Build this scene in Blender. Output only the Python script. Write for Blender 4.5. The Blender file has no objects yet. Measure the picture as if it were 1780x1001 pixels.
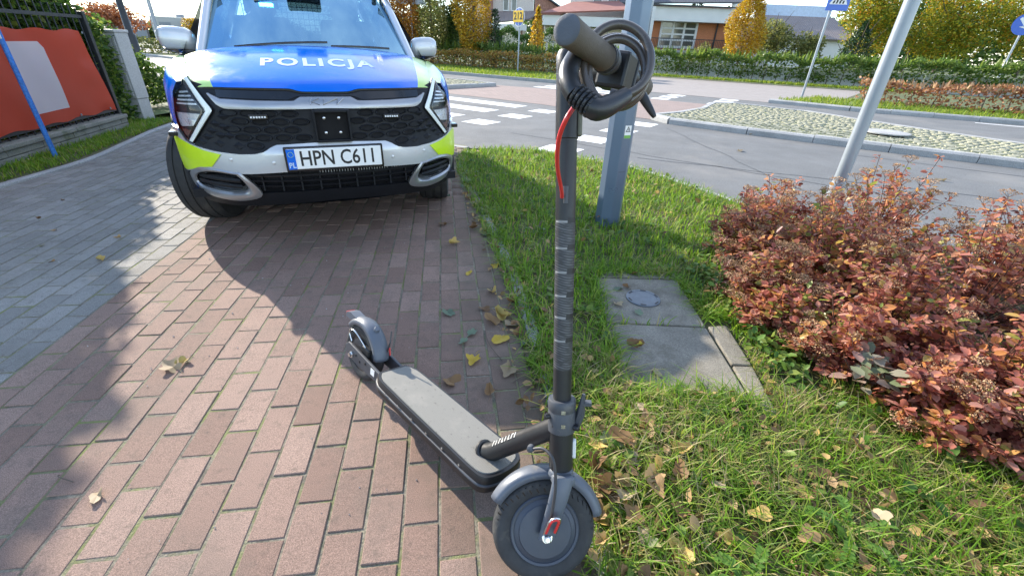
import bpy, bmesh, math, random
import numpy as np
from mathutils import Matrix, Vector
random.seed(7); rng = np.random.default_rng(11)
sc = bpy.context.scene
C = sc.collection
R = math.radians

# ------------------------------------------------------------------ camera
cam_d = bpy.data.cameras.new('camera'); cam = bpy.data.objects.new('camera', cam_d); C.objects.link(cam)
cam_d.sensor_width = 36; cam_d.sensor_fit = 'HORIZONTAL'
cam_d.lens = 36 * 757 / 1780; cam_d.clip_start = 0.02; cam_d.clip_end = 3000
pitch, roll = 0.50670, R(2.3)
fw = Vector((0, math.cos(pitch), -math.sin(pitch))); r0 = Vector((1, 0, 0)); u0 = Vector((0, math.sin(pitch), math.cos(pitch)))
rt = r0 * math.cos(roll) + u0 * math.sin(roll); up = u0 * math.cos(roll) - r0 * math.sin(roll)
cam.matrix_world = Matrix(((rt.x, up.x, -fw.x, 0), (rt.y, up.y, -fw.y, 0), (rt.z, up.z, -fw.z, 1.2), (0, 0, 0, 1)))
sc.camera = cam

# ------------------------------------------------------------------ sky, sun, exposure
SUN_EL = R(24.0); SUN_H = Vector((-0.72, 0.69, 0)).normalized()      # horizontal direction towards the sun
world = bpy.data.worlds.new('World'); sc.world = world; world.use_nodes = True
nt = world.node_tree; nt.nodes.clear()
out = nt.nodes.new('ShaderNodeOutputWorld'); bg = nt.nodes.new('ShaderNodeBackground')
sky = nt.nodes.new('ShaderNodeTexSky'); sky.sky_type = 'NISHITA'; sky.sun_disc = False
sky.sun_elevation = SUN_EL; sky.sun_rotation = math.atan2(SUN_H.x, SUN_H.y); sky.air_density = 1.0; sky.dust_density = 0.1; sky.ozone_density = 2.5
tc = nt.nodes.new('ShaderNodeTexCoord'); sep = nt.nodes.new('ShaderNodeSeparateXYZ')
nt.links.new(tc.outputs['Generated'], sep.inputs[0])
# clouds on a flat layer: direction divided by height
zz = nt.nodes.new('ShaderNodeMath'); zz.operation = 'MAXIMUM'; zz.inputs[1].default_value = 0.0
nt.links.new(sep.outputs['Z'], zz.inputs[0])
za = nt.nodes.new('ShaderNodeMath'); za.operation = 'ADD'; za.inputs[1].default_value = 0.16; nt.links.new(zz.outputs[0], za.inputs[0])
vd = nt.nodes.new('ShaderNodeVectorMath'); vd.operation = 'DIVIDE'; nt.links.new(tc.outputs['Generated'], vd.inputs[0])
cb = nt.nodes.new('ShaderNodeCombineXYZ')
for k in range(3): nt.links.new(za.outputs[0], cb.inputs[k])
nt.links.new(cb.outputs[0], vd.inputs[1])
nz = nt.nodes.new('ShaderNodeTexNoise'); nz.inputs['Scale'].default_value = 0.9; nz.inputs['Detail'].default_value = 8; nz.inputs['Roughness'].default_value = 0.58
nt.links.new(vd.outputs[0], nz.inputs['Vector'])
rp = nt.nodes.new('ShaderNodeValToRGB'); rp.color_ramp.elements[0].position = 0.46; rp.color_ramp.elements[1].position = 0.68
nt.links.new(nz.outputs['Fac'], rp.inputs[0])
mx = nt.nodes.new('ShaderNodeMixRGB'); mx.inputs[2].default_value = (5.6, 5.7, 6.0, 1)
mf = nt.nodes.new('ShaderNodeMath'); mf.operation = 'MULTIPLY'; mf.inputs[1].default_value = 0.8
nt.links.new(rp.outputs[0], mf.inputs[0]); nt.links.new(mf.outputs[0], mx.inputs[0]); nt.links.new(sky.outputs[0], mx.inputs[1])
nt.links.new(mx.outputs[0], bg.inputs[0]); bg.inputs[1].default_value = 0.145
nt.links.new(bg.outputs[0], out.inputs[0])
sun_d = bpy.data.lights.new('sun', 'SUN'); sun_d.energy = 3.7; sun_d.angle = R(0.53); sun_d.color = (1.0, 0.91, 0.78)
sun = bpy.data.objects.new('sun', sun_d); C.objects.link(sun)
sd = Vector((SUN_H.x * math.cos(SUN_EL), SUN_H.y * math.cos(SUN_EL), math.sin(SUN_EL)))
sun.rotation_euler = sd.to_track_quat('Z', 'Y').to_euler(); sun.location = (-8, 8, 12)
vs = sc.view_settings; vs.view_transform = 'Standard'; vs.look = 'None'; vs.gamma = 1; vs.use_curve_mapping = False; vs.exposure = 1.65
sc.cycles.max_bounces = 6; sc.cycles.transparent_max_bounces = 12; sc.cycles.use_denoising = True
sc.cycles.caustics_reflective = False; sc.cycles.caustics_refractive = False

# ------------------------------------------------------------------ helpers
class MB:
    """collects faces; build() links them as one mesh object"""
    def __init__(s): s.v = []; s.f = []; s.m = []
    def add(s, vs, fs, mi=0):
        n = len(s.v); s.v += [tuple(v) for v in vs]
        for f in fs: s.f.append(tuple(i + n for i in f)); s.m.append(mi)
        return s
    def box(s, c, d, mi=0, rot=None):
        x, y, z = d[0] / 2, d[1] / 2, d[2] / 2
        P = [Vector((sx * x, sy * y, sz * z)) for sz in (-1, 1) for sy in (-1, 1) for sx in (-1, 1)]
        if rot is not None: P = [rot @ p for p in P]
        c = Vector(c)
        return s.add([c + p for p in P], [(0, 2, 3, 1), (4, 5, 7, 6), (0, 1, 5, 4), (2, 6, 7, 3), (0, 4, 6, 2), (1, 3, 7, 5)], mi)
    def tube(s, pts, r, n=10, cap=True, mi=0, closed=False):
        pts = [Vector(p) for p in pts]; k = len(pts)
        rs = [r] * k if not isinstance(r, (list, tuple)) else list(r)
        T = []
        for i in range(k):
            if closed: t = pts[(i + 1) % k] - pts[i - 1]
            else: t = pts[min(i + 1, k - 1)] - pts[max(i - 1, 0)]
            T.append(t.normalized())
        a = Vector((0, 0, 1)) if abs(T[0].z) < .9 else Vector((1, 0, 0))
        N = (a - T[0] * a.dot(T[0])).normalized(); V = []
        for i in range(k):
            N = (N - T[i] * N.dot(T[i])).normalized(); B = T[i].cross(N)
            for j in range(n):
                an = 2 * math.pi * j / n
                V.append(pts[i] + (N * math.cos(an) + B * math.sin(an)) * rs[i])
        Fs = []
        for i in range(k if closed else k - 1):
            for j in range(n):
                a0 = i * n + j; a1 = i * n + (j + 1) % n; i2 = (i + 1) % k
                Fs.append((a0, a1, i2 * n + (j + 1) % n, i2 * n + j))
        if cap and not closed:
            Fs.append(tuple(range(n - 1, -1, -1))); Fs.append(tuple((k - 1) * n + j for j in range(n)))
        return s.add(V, Fs, mi)
    def lathe(s, prof, o, ax, n=32, mi=0, close=False):
        """prof: list of (radius, distance along axis)"""
        o = Vector(o); ax = Vector(ax).normalized(); a = Vector((0, 0, 1)) if abs(ax.z) < .9 else Vector((1, 0, 0))
        N = (a - ax * a.dot(ax)).normalized(); B = ax.cross(N); V = []; Fs = []
        for (r, h) in prof:
            for j in range(n):
                an = 2 * math.pi * j / n; V.append(o + ax * h + (N * math.cos(an) + B * math.sin(an)) * r)
        k = len(prof)
        for i in range(k if close else k - 1):
            for j in range(n):
                i2 = (i + 1) % k
                Fs.append((i * n + j, i * n + (j + 1) % n, i2 * n + (j + 1) % n, i2 * n + j))
        if not close:
            if prof[0][0] > 1e-6: Fs.append(tuple(range(n - 1, -1, -1)))
            if prof[-1][0] > 1e-6: Fs.append(tuple((k - 1) * n + j for j in range(n)))
        return s.add(V, Fs, mi)
    def prism(s, poly, z0, z1, mi=0, top_only=False):
        n = len(poly)
        V = [(p[0], p[1], z0) for p in poly] + [(p[0], p[1], z1) for p in poly]
        Fs = [tuple(n + i for i in range(n))]
        if not top_only:
            Fs.append(tuple(range(n - 1, -1, -1)))
            Fs += [(i, (i + 1) % n, n + (i + 1) % n, n + i) for i in range(n)]
        return s.add(V, Fs, mi)
    def grid(s, P, mi=0, flip=False):
        """P[i][j] points"""
        r = len(P); c = len(P[0]); V = [p for row in P for p in row]; Fs = []
        for i in range(r - 1):
            for j in range(c - 1):
                q = (i * c + j, i * c + j + 1, (i + 1) * c + j + 1, (i + 1) * c + j)
                Fs.append(q[::-1] if flip else q)
        return s.add(V, Fs, mi)
    def build(s, name, mats, parent=None, smooth=None, loc=None, bevel=0, seg=2):
        me = bpy.data.meshes.new(name); me.from_pydata(s.v, [], s.f)
        mats = mats if isinstance(mats, (list, tuple)) else [mats]
        for m in mats: me.materials.append(m)
        if len(mats) > 1: me.polygons.foreach_set('material_index', s.m)
        me.validate(); me.update()
        bm = bmesh.new(); bm.from_mesh(me); bmesh.ops.recalc_face_normals(bm, faces=bm.faces); bm.to_mesh(me); bm.free()
        if smooth:
            me.polygons.foreach_set('use_smooth', [True] * len(me.polygons)); me.set_sharp_from_angle(angle=R(smooth))
        o = bpy.data.objects.new(name, me); C.objects.link(o)
        if parent: o.parent = parent
        if loc: o.location = loc
        if bevel:
            b = o.modifiers.new('bevel', 'BEVEL'); b.width = bevel; b.segments = seg; b.limit_method = 'ANGLE'; b.angle_limit = R(40)
        return o

def raw(name, V, Fs, mat, parent=None, smooth=False):
    """fast mesh from numpy arrays: V (n,3), Fs (m,k)"""
    me = bpy.data.meshes.new(name); V = np.asarray(V, np.float32); Fs = np.asarray(Fs, np.int32); m, k = Fs.shape
    me.vertices.add(len(V)); me.vertices.foreach_set('co', V.ravel())
    me.loops.add(m * k); me.loops.foreach_set('vertex_index', Fs.ravel())
    me.polygons.add(m); me.polygons.foreach_set('loop_start', np.arange(0, m * k, k, dtype=np.int32))
    try: me.polygons.foreach_set('loop_total', np.full(m, k, np.int32))
    except Exception: pass
    for q in (mat if isinstance(mat, (list, tuple)) else [mat]): me.materials.append(q)
    me.update(calc_edges=True)
    if smooth: me.polygons.foreach_set('use_smooth', [True] * m)
    o = bpy.data.objects.new(name, me); C.objects.link(o)
    if parent: o.parent = parent
    return o

def empty(name, loc=(0, 0, 0), rz=0):
    o = bpy.data.objects.new(name, None); C.objects.link(o); o.location = loc; o.rotation_euler = (0, 0, rz); o.empty_display_size = .1
    return o
def tag(o, label, cat, group=None):
    o['label'] = label; o['category'] = cat
    if group: o['group'] = group
    return o
def kind(o, k, label=None):
    o['kind'] = k
    if label: o['label'] = label
    return o
def sp(xs, ys, x):
    """smooth monotone-ish cubic through points"""
    xs = np.asarray(xs, float); ys = np.asarray(ys, float)
    h = np.diff(xs); d = np.diff(ys) / h; m = np.zeros(len(xs)); m[0] = d[0]; m[-1] = d[-1]
    for i in range(1, len(xs) - 1):
        m[i] = 0 if d[i - 1] * d[i] <= 0 else 2 * d[i - 1] * d[i] / (d[i - 1] + d[i])
    x = min(max(x, xs[0]), xs[-1]); i = min(int(np.searchsorted(xs, x, 'right')) - 1, len(xs) - 2); i = max(i, 0)
    t = (x - xs[i]) / h[i]
    return ((2*t**3 - 3*t**2 + 1) * ys[i] + (t**3 - 2*t**2 + t) * h[i] * m[i] + (-2*t**3 + 3*t**2) * ys[i+1] + (t**3 - t**2) * h[i] * m[i+1])
def smooth_path(pts, n=8, closed=False):
    """Catmull-Rom through 3-D points"""
    P = [Vector(p) for p in pts]; k = len(P); o = []
    for i in range(k if closed else k - 1):
        if closed: a, b, c, d = P[i - 1], P[i], P[(i + 1) % k], P[(i + 2) % k]
        else: a, b, c, d = P[max(i - 1, 0)], P[i], P[i + 1], P[min(i + 2, k - 1)]
        for j in range(n):
            t = j / n
            o.append(.5 * ((2 * b) + (c - a) * t + (2 * a - 5 * b + 4 * c - d) * t * t + (3 * b - a - 3 * c + d) * t ** 3))
    if not closed: o.append(P[-1])
    return o
def inpoly(p, poly):
    x, y = p; c = False; j = len(poly) - 1
    for i in range(len(poly)):
        xi, yi = poly[i][:2]; xj, yj = poly[j][:2]
        if (yi > y) != (yj > y) and x < (xj - xi) * (y - yi) / (yj - yi) + xi: c = not c
        j = i
    return c
def inpoly_np(P, poly):
    x = P[:, 0]; y = P[:, 1]; c = np.zeros(len(P), bool); j = len(poly) - 1
    for i in range(len(poly)):
        xi, yi = poly[i][:2]; xj, yj = poly[j][:2]
        if yi != yj:
            t = ((yi > y) != (yj > y)) & (x < (xj - xi) * (y - yi) / (yj - yi) + xi); c ^= t
        j = i
    return c
def scatter(poly, n, holes=()):
    P = np.array([p[:2] for p in poly]); lo = P.min(0); hi = P.max(0); out = np.zeros((0, 2)); tries = 0
    while len(out) < n and tries < 60:
        q = lo + rng.random((n * 2, 2)) * (hi - lo); k = inpoly_np(q, poly)
        for h in holes: k &= ~inpoly_np(q, h)
        out = np.concatenate([out, q[k]]); tries += 1
    return out[:n]

def inframe(x, y, z=0., m=.22):
    d = Vector((x, y, z - 1.2)); w = d.dot(fw)
    return w > .05 and abs(d.dot(rt) / w) < 1.176 + m and abs(d.dot(up) / w) < .661 + m
# ------------------------------------------------------------------ materials
def nodes(name):
    m = bpy.data.materials.new(name); m.use_nodes = True; t = m.node_tree
    return m, t, t.nodes['Principled BSDF'], t.nodes['Material Output']
def N(t, typ, **kw):
    n = t.nodes.new(typ)
    for k, v in kw.items(): setattr(n, k, v)
    return n
def ramp(t, fac, stops):
    r = N(t, 'ShaderNodeValToRGB'); e = r.color_ramp.elements
    while len(e) < len(stops): e.new(.5)
    for i, (p, c) in enumerate(stops): e[i].position = p; e[i].color = (*c, 1)
    t.links.new(fac, r.inputs[0]); return r.outputs[0]
def noise(t, scale, detail=4, rough=.55, coord='Object', w=None):
    c = N(t, 'ShaderNodeTexCoord'); n = N(t, 'ShaderNodeTexNoise'); n.inputs['Scale'].default_value = scale; n.inputs['Detail'].default_value = detail; n.inputs['Roughness'].default_value = rough
    if coord == 'World':
        g = N(t, 'ShaderNodeNewGeometry'); t.links.new(g.outputs['Position'], n.inputs['Vector'])
    else: t.links.new(c.outputs[coord], n.inputs['Vector'])
    return n.outputs['Fac']
def mixc(t, fac, a, b, mode='MIX'):
    m = N(t, 'ShaderNodeMixRGB', blend_type=mode)
    for i, x in ((0, fac), (1, a), (2, b)):
        if isinstance(x, (int, float)): m.inputs[i].default_value = x
        elif isinstance(x, tuple): m.inputs[i].default_value = (*x, 1)
        else: t.links.new(x, m.inputs[i])
    return m.outputs[0]
def mrange(t, v, a, b, c=0., d=1.):
    m = N(t, 'ShaderNodeMapRange'); t.links.new(v, m.inputs[0])
    for i, x in enumerate((a, b, c, d)): m.inputs[i + 1].default_value = x
    return m.outputs[0]
def bump(t, p, h, strength=.3, dist=.01):
    b = N(t, 'ShaderNodeBump'); b.inputs['Strength'].default_value = strength; b.inputs['Distance'].default_value = dist
    t.links.new(h, b.inputs['Height']); t.links.new(b.outputs[0], p.inputs['Normal'])
def mat(name, col, rough=.5, metal=0, var=.12, vs=6, fine=0, bmp=0, bs=60, coat=0, spec=.5, coord='Object', emit=None, es=0, dirt=None):
    """colour with low and fine noise, grain relief and optional dirt"""
    m, t, p, o = nodes(name)
    a = noise(t, vs, 5, .6, coord)
    dk = tuple(max(0, c * (1 - var)) for c in col); lt = tuple(min(1, c * (1 + var)) for c in col)
    c = ramp(t, a, [(.3, dk), (.7, lt)])
    if fine:
        b = noise(t, fine, 2, .6, coord); c = mixc(t, .5, c, ramp(t, b, [(.35, (.25, .25, .25)), (.65, (.75, .75, .75))]), 'OVERLAY')
    if dirt:
        d = noise(t, dirt[1], 6, .65, coord); c = mixc(t, mrange(t, d, dirt[2], dirt[2] + .2), c, dirt[0])
    t.links.new(c, p.inputs['Base Color'])
    t.links.new(mrange(t, noise(t, vs * 2.3, 4, .6, coord), .25, .75, max(0, rough - .08), min(1, rough + .08)), p.inputs['Roughness'])
    p.inputs['Metallic'].default_value = metal; p.inputs['Coat Weight'].default_value = coat; p.inputs['Coat Roughness'].default_value = .06; p.inputs['Specular IOR Level'].default_value = spec
    if bmp: bump(t, p, noise(t, bs, 3, .6, coord), bmp, .004)
    if emit: p.inputs['Emission Color'].default_value = (*emit, 1); p.inputs['Emission Strength'].default_value = es
    return m
def leafmat(name, stops, trans=.4, rough=.45, src='island'):
    m, t, p, o = nodes(name)
    if src == 'island': g = N(t, 'ShaderNodeNewGeometry'); f = g.outputs['Random Per Island']
    else: g = N(t, 'ShaderNodeObjectInfo'); f = g.outputs['Random']
    a = noise(t, 3.0, 3, .6, 'World')
    mm = N(t, 'ShaderNodeMath', operation='ADD'); t.links.new(f, mm.inputs[0]); t.links.new(mrange(t, a, .3, .7, -.22, .22), mm.inputs[1])
    c = ramp(t, mm.outputs[0], stops); t.links.new(c, p.inputs['Base Color']); p.inputs['Roughness'].default_value = rough; p.inputs['Specular IOR Level'].default_value = .35
    if trans:
        tr = N(t, 'ShaderNodeBsdfTranslucent'); t.links.new(mixc(t, .35, c, (1.0, .9, .35), 'MULTIPLY'), tr.inputs[0])
        ms = N(t, 'ShaderNodeMixShader'); ms.inputs[0].default_value = trans
        t.links.new(p.outputs[0], ms.inputs[1]); t.links.new(tr.outputs[0], ms.inputs[2]); t.links.new(ms.outputs[0], o.inputs[0])
    return m
def glassmat(name, tint, rough=.0, gloss=.06, refl=(1, 1, 1)):
    """thin pane: tinted see-through plus Fresnel reflection"""
    m, t, p, o = nodes(name); t.nodes.remove(p)
    tr = N(t, 'ShaderNodeBsdfTransparent'); tr.inputs[0].default_value = (*tint, 1)
    gl = N(t, 'ShaderNodeBsdfGlossy'); gl.inputs['Roughness'].default_value = rough; gl.inputs[0].default_value = (*refl, 1)
    lw = N(t, 'ShaderNodeFresnel'); ge = N(t, 'ShaderNodeNewGeometry'); t.links.new(mrange(t, ge.outputs['Backfacing'], 0, 1, 1.5, 1 / 1.5), lw.inputs[0])
    ad = N(t, 'ShaderNodeMath', operation='ADD'); ad.inputs[1].default_value = gloss; ad.use_clamp = True; t.links.new(lw.outputs[0], ad.inputs[0])
    ms = N(t, 'ShaderNodeMixShader'); t.links.new(ad.outputs[0], ms.inputs[0]); t.links.new(tr.outputs[0], ms.inputs[1]); t.links.new(gl.outputs[0], ms.inputs[2])
    t.links.new(ms.outputs[0], o.inputs[0]); return m

LEAF_V = np.array([(0, 0, 0), (.35, .30, .07), (.75, .24, .05), (1, 0, -.06), (.75, -.24, .05), (.35, -.30, .07)])
LEAF_F = np.array([(0, 1, 2, 3), (0, 3, 4, 5)])
def leaves(name, P, size, m, parent=None, up=.3, jit=1.0, tmpl=None, face=None):
    """many small folded leaves at P (n,3); up: bias of the leaf plane to face the sky"""
    V0, F0 = (LEAF_V, LEAF_F) if tmpl is None else tmpl
    n = len(P); k = len(V0); size = np.broadcast_to(size, n)
    d = rng.normal(size=(n, 3)); d[:, 2] *= .6
    if face is not None: d = d * .8 + face
    d /= np.linalg.norm(d, axis=1)[:, None]
    nn = rng.normal(size=(n, 3)) * jit; nn[:, 2] += up * 3
    nn -= d * (nn * d).sum(1)[:, None]; nn /= np.linalg.norm(nn, axis=1)[:, None] + 1e-9
    b = np.cross(nn, d)
    V = P[:, None, :] + size[:, None, None] * (V0[None, :, 0:1] * d[:, None, :] + V0[None, :, 1:2] * b[:, None, :] + V0[None, :, 2:3] * nn[:, None, :])
    Fs = (F0[None] + (np.arange(n) * k)[:, None, None]).reshape(-1, F0.shape[1])
    return raw(name, V.reshape(-1, 3), Fs, m, parent)
def blades(name, P, h, w, m, parent=None, lean=.5, z=0.):
    """grass blades: three bent segments"""
    n = len(P); h = h * (.55 + .9 * rng.random(n)); w = w * (.7 + .6 * rng.random(n)); a = rng.random(n) * 2 * np.pi
    dx = np.stack([np.cos(a), np.sin(a), np.zeros(n)], 1); sx = np.stack([-np.sin(a), np.cos(a), np.zeros(n)], 1)
    le = lean * (.2 + 1.3 * rng.random(n)); V = np.zeros((n, 7, 3))
    base = np.concatenate([P, np.full((n, 1), z)], 1) if P.shape[1] == 2 else P
    for i, (t, ww) in enumerate(((0, 1.), (.45, .85), (.78, .55))):
        c = base + dx * (h * le * t ** 2)[:, None]; c[:, 2] += h * t * (1 - .45 * np.minimum(le, 1.5) * t)
        V[:, 2 * i] = c - sx * (w * ww / 2)[:, None]; V[:, 2 * i + 1] = c + sx * (w * ww / 2)[:, None]
    c = base + dx * (h * le)[:, None]; c[:, 2] += h * (1 - .45 * np.minimum(le, 1.5)); V[:, 6] = c
    F0 = np.array([(0, 1, 3), (0, 3, 2), (2, 3, 5), (2, 5, 4), (4, 5, 6)])
    Fs = (F0[None] + (np.arange(n) * 7)[:, None, None]).reshape(-1, 3)
    return raw(name, V.reshape(-1, 3), Fs, m, parent)
def text_mesh(s, size=1, bold=0, spacing=1.0, res=2, align='CENTER'):
    """verts (n,2) and faces of a flat text"""
    cu = bpy.data.curves.new('txt', 'FONT'); cu.body = s; cu.size = size; cu.align_x = align; cu.align_y = 'CENTER'; cu.offset = bold; cu.space_character = spacing; cu.resolution_u = res
    ob = bpy.data.objects.new('txt', cu); C.objects.link(ob); dg = bpy.context.evaluated_depsgraph_get(); dg.update()
    me = bpy.data.meshes.new_from_object(ob.evaluated_get(dg)); bpy.data.objects.remove(ob); bpy.data.curves.remove(cu)
    bm = bmesh.new(); bm.from_mesh(me); bmesh.ops.triangulate(bm, faces=bm.faces); bm.verts.ensure_lookup_table()
    V = np.array([v.co[:2] for v in bm.verts]); Fs = [tuple(v.index for v in f.verts) for f in bm.faces]; bm.free(); bpy.data.meshes.remove(me)
    return V, Fs
# ================================================================== GROUND
RD = np.array([.835, -.55]); RC = np.array([.55, .835]); RO = np.array([-.07, 9.15])      # road direction, crossing direction, origin
def uv(u, v): p = RO + u * RD + v * RC; return (float(p[0]), float(p[1]))
def sheet(name, poly, z, m, k='structure'):
    mb = MB(); mb.prism(poly, z, z, top_only=True); o = mb.build(name, m); kind(o, k); return o

m_soil = mat('soil_grass', (.075, .10, .028), .95, 0, .45, 1.3, fine=40, bmp=.6, bs=30, coord='World', dirt=((.09, .065, .04), 2.2, .5))
m_verge = mat('verge_soil', (.085, .095, .035), .95, 0, .4, 5, fine=70, bmp=.8, bs=90, coord='World', dirt=((.10, .072, .045), 6, .45))
m_asph = mat('asphalt', (.128, .130, .128), .85, 0, .16, 1.6, fine=75, bmp=.6, bs=90, coord='World', dirt=((.19, .182, .168), .6, .52))
m_paint = mat('road_paint', (.74, .74, .72), .6, 0, .1, 3, fine=120, bmp=.1, bs=200, coord='World', dirt=((.42, .42, .41), 14, .62))
m_kerb = mat('kerb_concrete', (.33, .33, .32), .85, 0, .15, 3, fine=120, bmp=.3, bs=150, coord='World', dirt=((.18, .18, .165), 5, .6))
m_joint = mat('joint_sand', (.175, .155, .115), .98, 0, .45, 14, fine=160, bmp=1., bs=160, coord='World', dirt=((.165, .19, .05), 6.0, .47))
def pavermat(name, stops, src):
    m, t, p, o = nodes(name)
    if src == 'obj': f = N(t, 'ShaderNodeObjectInfo').outputs['Random']
    else: f = N(t, 'ShaderNodeNewGeometry').outputs['Random Per Island']
    c = ramp(t, f, stops)
    big = noise(t, 1.4, 4, .6, 'World'); c = mixc(t, mrange(t, big, .35, .75, 0, .5), c, tuple(x * .62 for x in stops[1][1]))
    sp_ = noise(t, 420, 2, .7, 'World'); c = mixc(t, .55, c, ramp(t, sp_, [(.32, (.08, .08, .08)), (.5, (.5, .5, .5)), (.68, (.92, .92, .92))]), 'OVERLAY')
    st = noise(t, 26, 5, .7, 'World'); c = mixc(t, mrange(t, st, .54, .76, 0, .65), c, (.085, .072, .055)); sl = noise(t, 3.1, 5, .65, 'World'); c = mixc(t, mrange(t, sl, .50, .72, 0, .45), c, (.12, .105, .085))
    g = N(t, 'ShaderNodeNewGeometry'); sx = N(t, 'ShaderNodeSeparateXYZ'); t.links.new(g.outputs['Position'], sx.inputs[0])
    my = N(t, 'ShaderNodeMath', operation='MULTIPLY_ADD'); t.links.new(sx.outputs['Y'], my.inputs[0]); my.inputs[1].default_value = .165; t.links.new(sx.outputs['X'], my.inputs[2])
    ng = noise(t, 7, 5, .65, 'World'); ad = N(t, 'ShaderNodeMath', operation='MULTIPLY_ADD'); t.links.new(ng, ad.inputs[0]); ad.inputs[1].default_value = .75; t.links.new(my.outputs[0], ad.inputs[2])
    c = mixc(t, mrange(t, ad.outputs[0], .22, .78, 0, .75), c, (.085, .075, .052))              # soil and moss trodden in along the grass edge
    t.links.new(c, p.inputs['Base Color']); p.inputs['Roughness'].default_value = .86; p.inputs['Specular IOR Level'].default_value = .35
    bump(t, p, noise(t, 330, 3, .7, 'World'), .55, .003); return m
RED = [(0, (.205, .13, .099)), (.25, (.245, .160, .123)), (.75, (.278, .186, .145)), (1, (.315, .218, .172))]
GREY = [(0, (.215, .208, .19)), (.4, (.25, .243, .222)), (.75, (.28, .272, .25)), (1, (.315, .305, .28))]
m_red = pavermat('red_paver', RED, 'obj'); m_red2 = pavermat('red_paver_far', RED, 'island')
m_gry = pavermat('grey_paver', GREY, 'obj'); m_gry2 = pavermat('grey_paver_far', GREY, 'island')

big = MB(); big.prism([(-900, -300), (900, -300), (900, 1500), (-900, 1500)], -.09, -.09, top_only=True)
kind(big.build('ground', m_soil), 'structure')
# ---- carriageways
near = [uv(u, v) for u, v in [(40, -3.4), (7, -3.4), (5.4, -3.32), (4.6, -3.08), (3.9, -2.7), (3.3, -2.46), (2.0, -2.4), (1.3, -2.95), (.4, -3.1), (-3, -2.6), (-6, -1.6), (-14, -.35), (-26, -.2), (-70, -.2)]]
road_poly = near + [uv(-70, 9), uv(40, 8.2)]
road = sheet('road', road_poly, -.012, m_asph)
# faint wheel tracks and seams are in the asphalt; painted marks lie 4 mm above
def mark(pts, name='road_marking', z=-.008):
    mb = MB(); mb.prism([uv(*p) for p in pts], z, z, top_only=True); o = mb.build(name, m_paint, road); return o
for k in range(-2, 3):                                                # cycle crossing: two rows of half-metre squares
    v0 = k * 1.09
    if v0 > -1.9 and v0 < 1.9: mark([(-.26, v0 - .25), (.26, v0 - .25), (.26, v0 + .25), (-.26, v0 + .25)])
for k, v0 in enumerate((-2.2, -1.15, -.1, .98)):
    mark([(1.95, v0 - .25), (2.47, v0 - .25), (2.47, v0 + .25), (1.95, v0 + .25)])
for k in range(4):                                                    # zebra bars
    v0 = -2.0 + k * 1.12
    mark([(-4.7, v0 - .26), (-.75, v0 - .26), (-.75, v0 + .26), (-4.7, v0 + .26)])
for k in range(3):
    v0 = 6.6 + k * .75
    mark([(-3.6, v0 - .22), (-.3, v0 - .22), (-.3, v0 + .22), (-3.6, v0 + .22)])
for k in range(3):
    v0 = 6.4 + k * .8
    for u0 in (.6, 2.2): mark([(u0, v0 - .25), (u0 + .5, v0 - .25), (u0 + .5, v0 + .25), (u0, v0 + .25)])
mark([(-40, 2.35), (-7, 2.35), (-7, 2.47), (-40, 2.47)])
mark([(8, 7.6), (35, 7.6), (35, 7.72), (8, 7.72)])
mark([(-40, -.02), (-14, -.12), (-14, .0), (-40, .1)])

m_tar = mat('tar_seam', (.065, .065, .066), .6, 0, .2, 9)
for a, b, w_ in [((3.2, -1.9), (9.5, -.4), .022), ((1.0, -1.6), (6.5, -1.75), .016), ((2.7, .9), (5.2, -2.3), .02), ((-12, 1.2), (-1, .75), .02), ((5.5, .6), (14, .45), .018)]:
    A_ = np.array(a); B_ = np.array(b); n_ = 14; d_ = (B_ - A_) / np.linalg.norm(B_ - A_); q_ = np.array([-d_[1], d_[0]]); mb = MB(); c_ = [A_ + (B_ - A_) * i / n_ + q_ * random.uniform(-.035, .035) for i in range(n_ + 1)]; mb.grid([[(*uv(*(p + q_ * s_ * w_ * random.uniform(.3, .8))), -.0095) for p in c_] for s_ in (-1, 1)]); mb.build('tar_seam', m_tar, road)
# ---- refuge strip of red paving between the carriageways, flush with the road
m_brickfar = None
def far_pave(name, base, mortar):
    m, t, p, o = nodes(name); g = N(t, 'ShaderNodeNewGeometry'); mp = N(t, 'ShaderNodeMapping'); mp.inputs['Rotation'].default_value = (0, 0, R(33.4))
    b = N(t, 'ShaderNodeTexBrick'); t.links.new(g.outputs['Position'], mp.inputs[0]); t.links.new(mp.outputs[0], b.inputs[0])
    b.inputs['Color1'].default_value = (*base, 1); b.inputs['Color2'].default_value = (*[x * .78 for x in base], 1); b.inputs['Mortar'].default_value = (*mortar, 1)
    b.inputs['Scale'].default_value = 1; b.inputs['Brick Width'].default_value = .2; b.inputs['Row Height'].default_value = .1; b.inputs['Mortar Size'].default_value = .006
    c = mixc(t, mrange(t, noise(t, .8, 4, .6, 'World'), .3, .7, 0, .5), b.outputs[0], tuple(x * .8 + .03 for x in base))
    t.links.new(c, p.inputs['Base Color']); p.inputs['Roughness'].default_value = .85; return m
m_redfar = far_pave('red_paving_far', (.29, .215, .185), (.15, .12, .105)); m_pinkfar = far_pave('pale_paving_far', (.31, .275, .25), (.20, .175, .16))
sheet('refuge_paving', [uv(-5.5, 2.25), uv(-.7, 2.15), uv(2.3, 1.75), uv(3.3, 2.2), uv(2.6, 6.0), uv(-3.0, 6.1), uv(-5.5, 5.6)], -.007, m_redfar)
sheet('side_path', [uv(-3.4, 8.6), uv(3.5, 8.3), uv(5.2, 11), uv(6.2, 18.8), uv(-7, 18.8), uv(-4.6, 12.5)], -.006, m_pinkfar)

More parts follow.
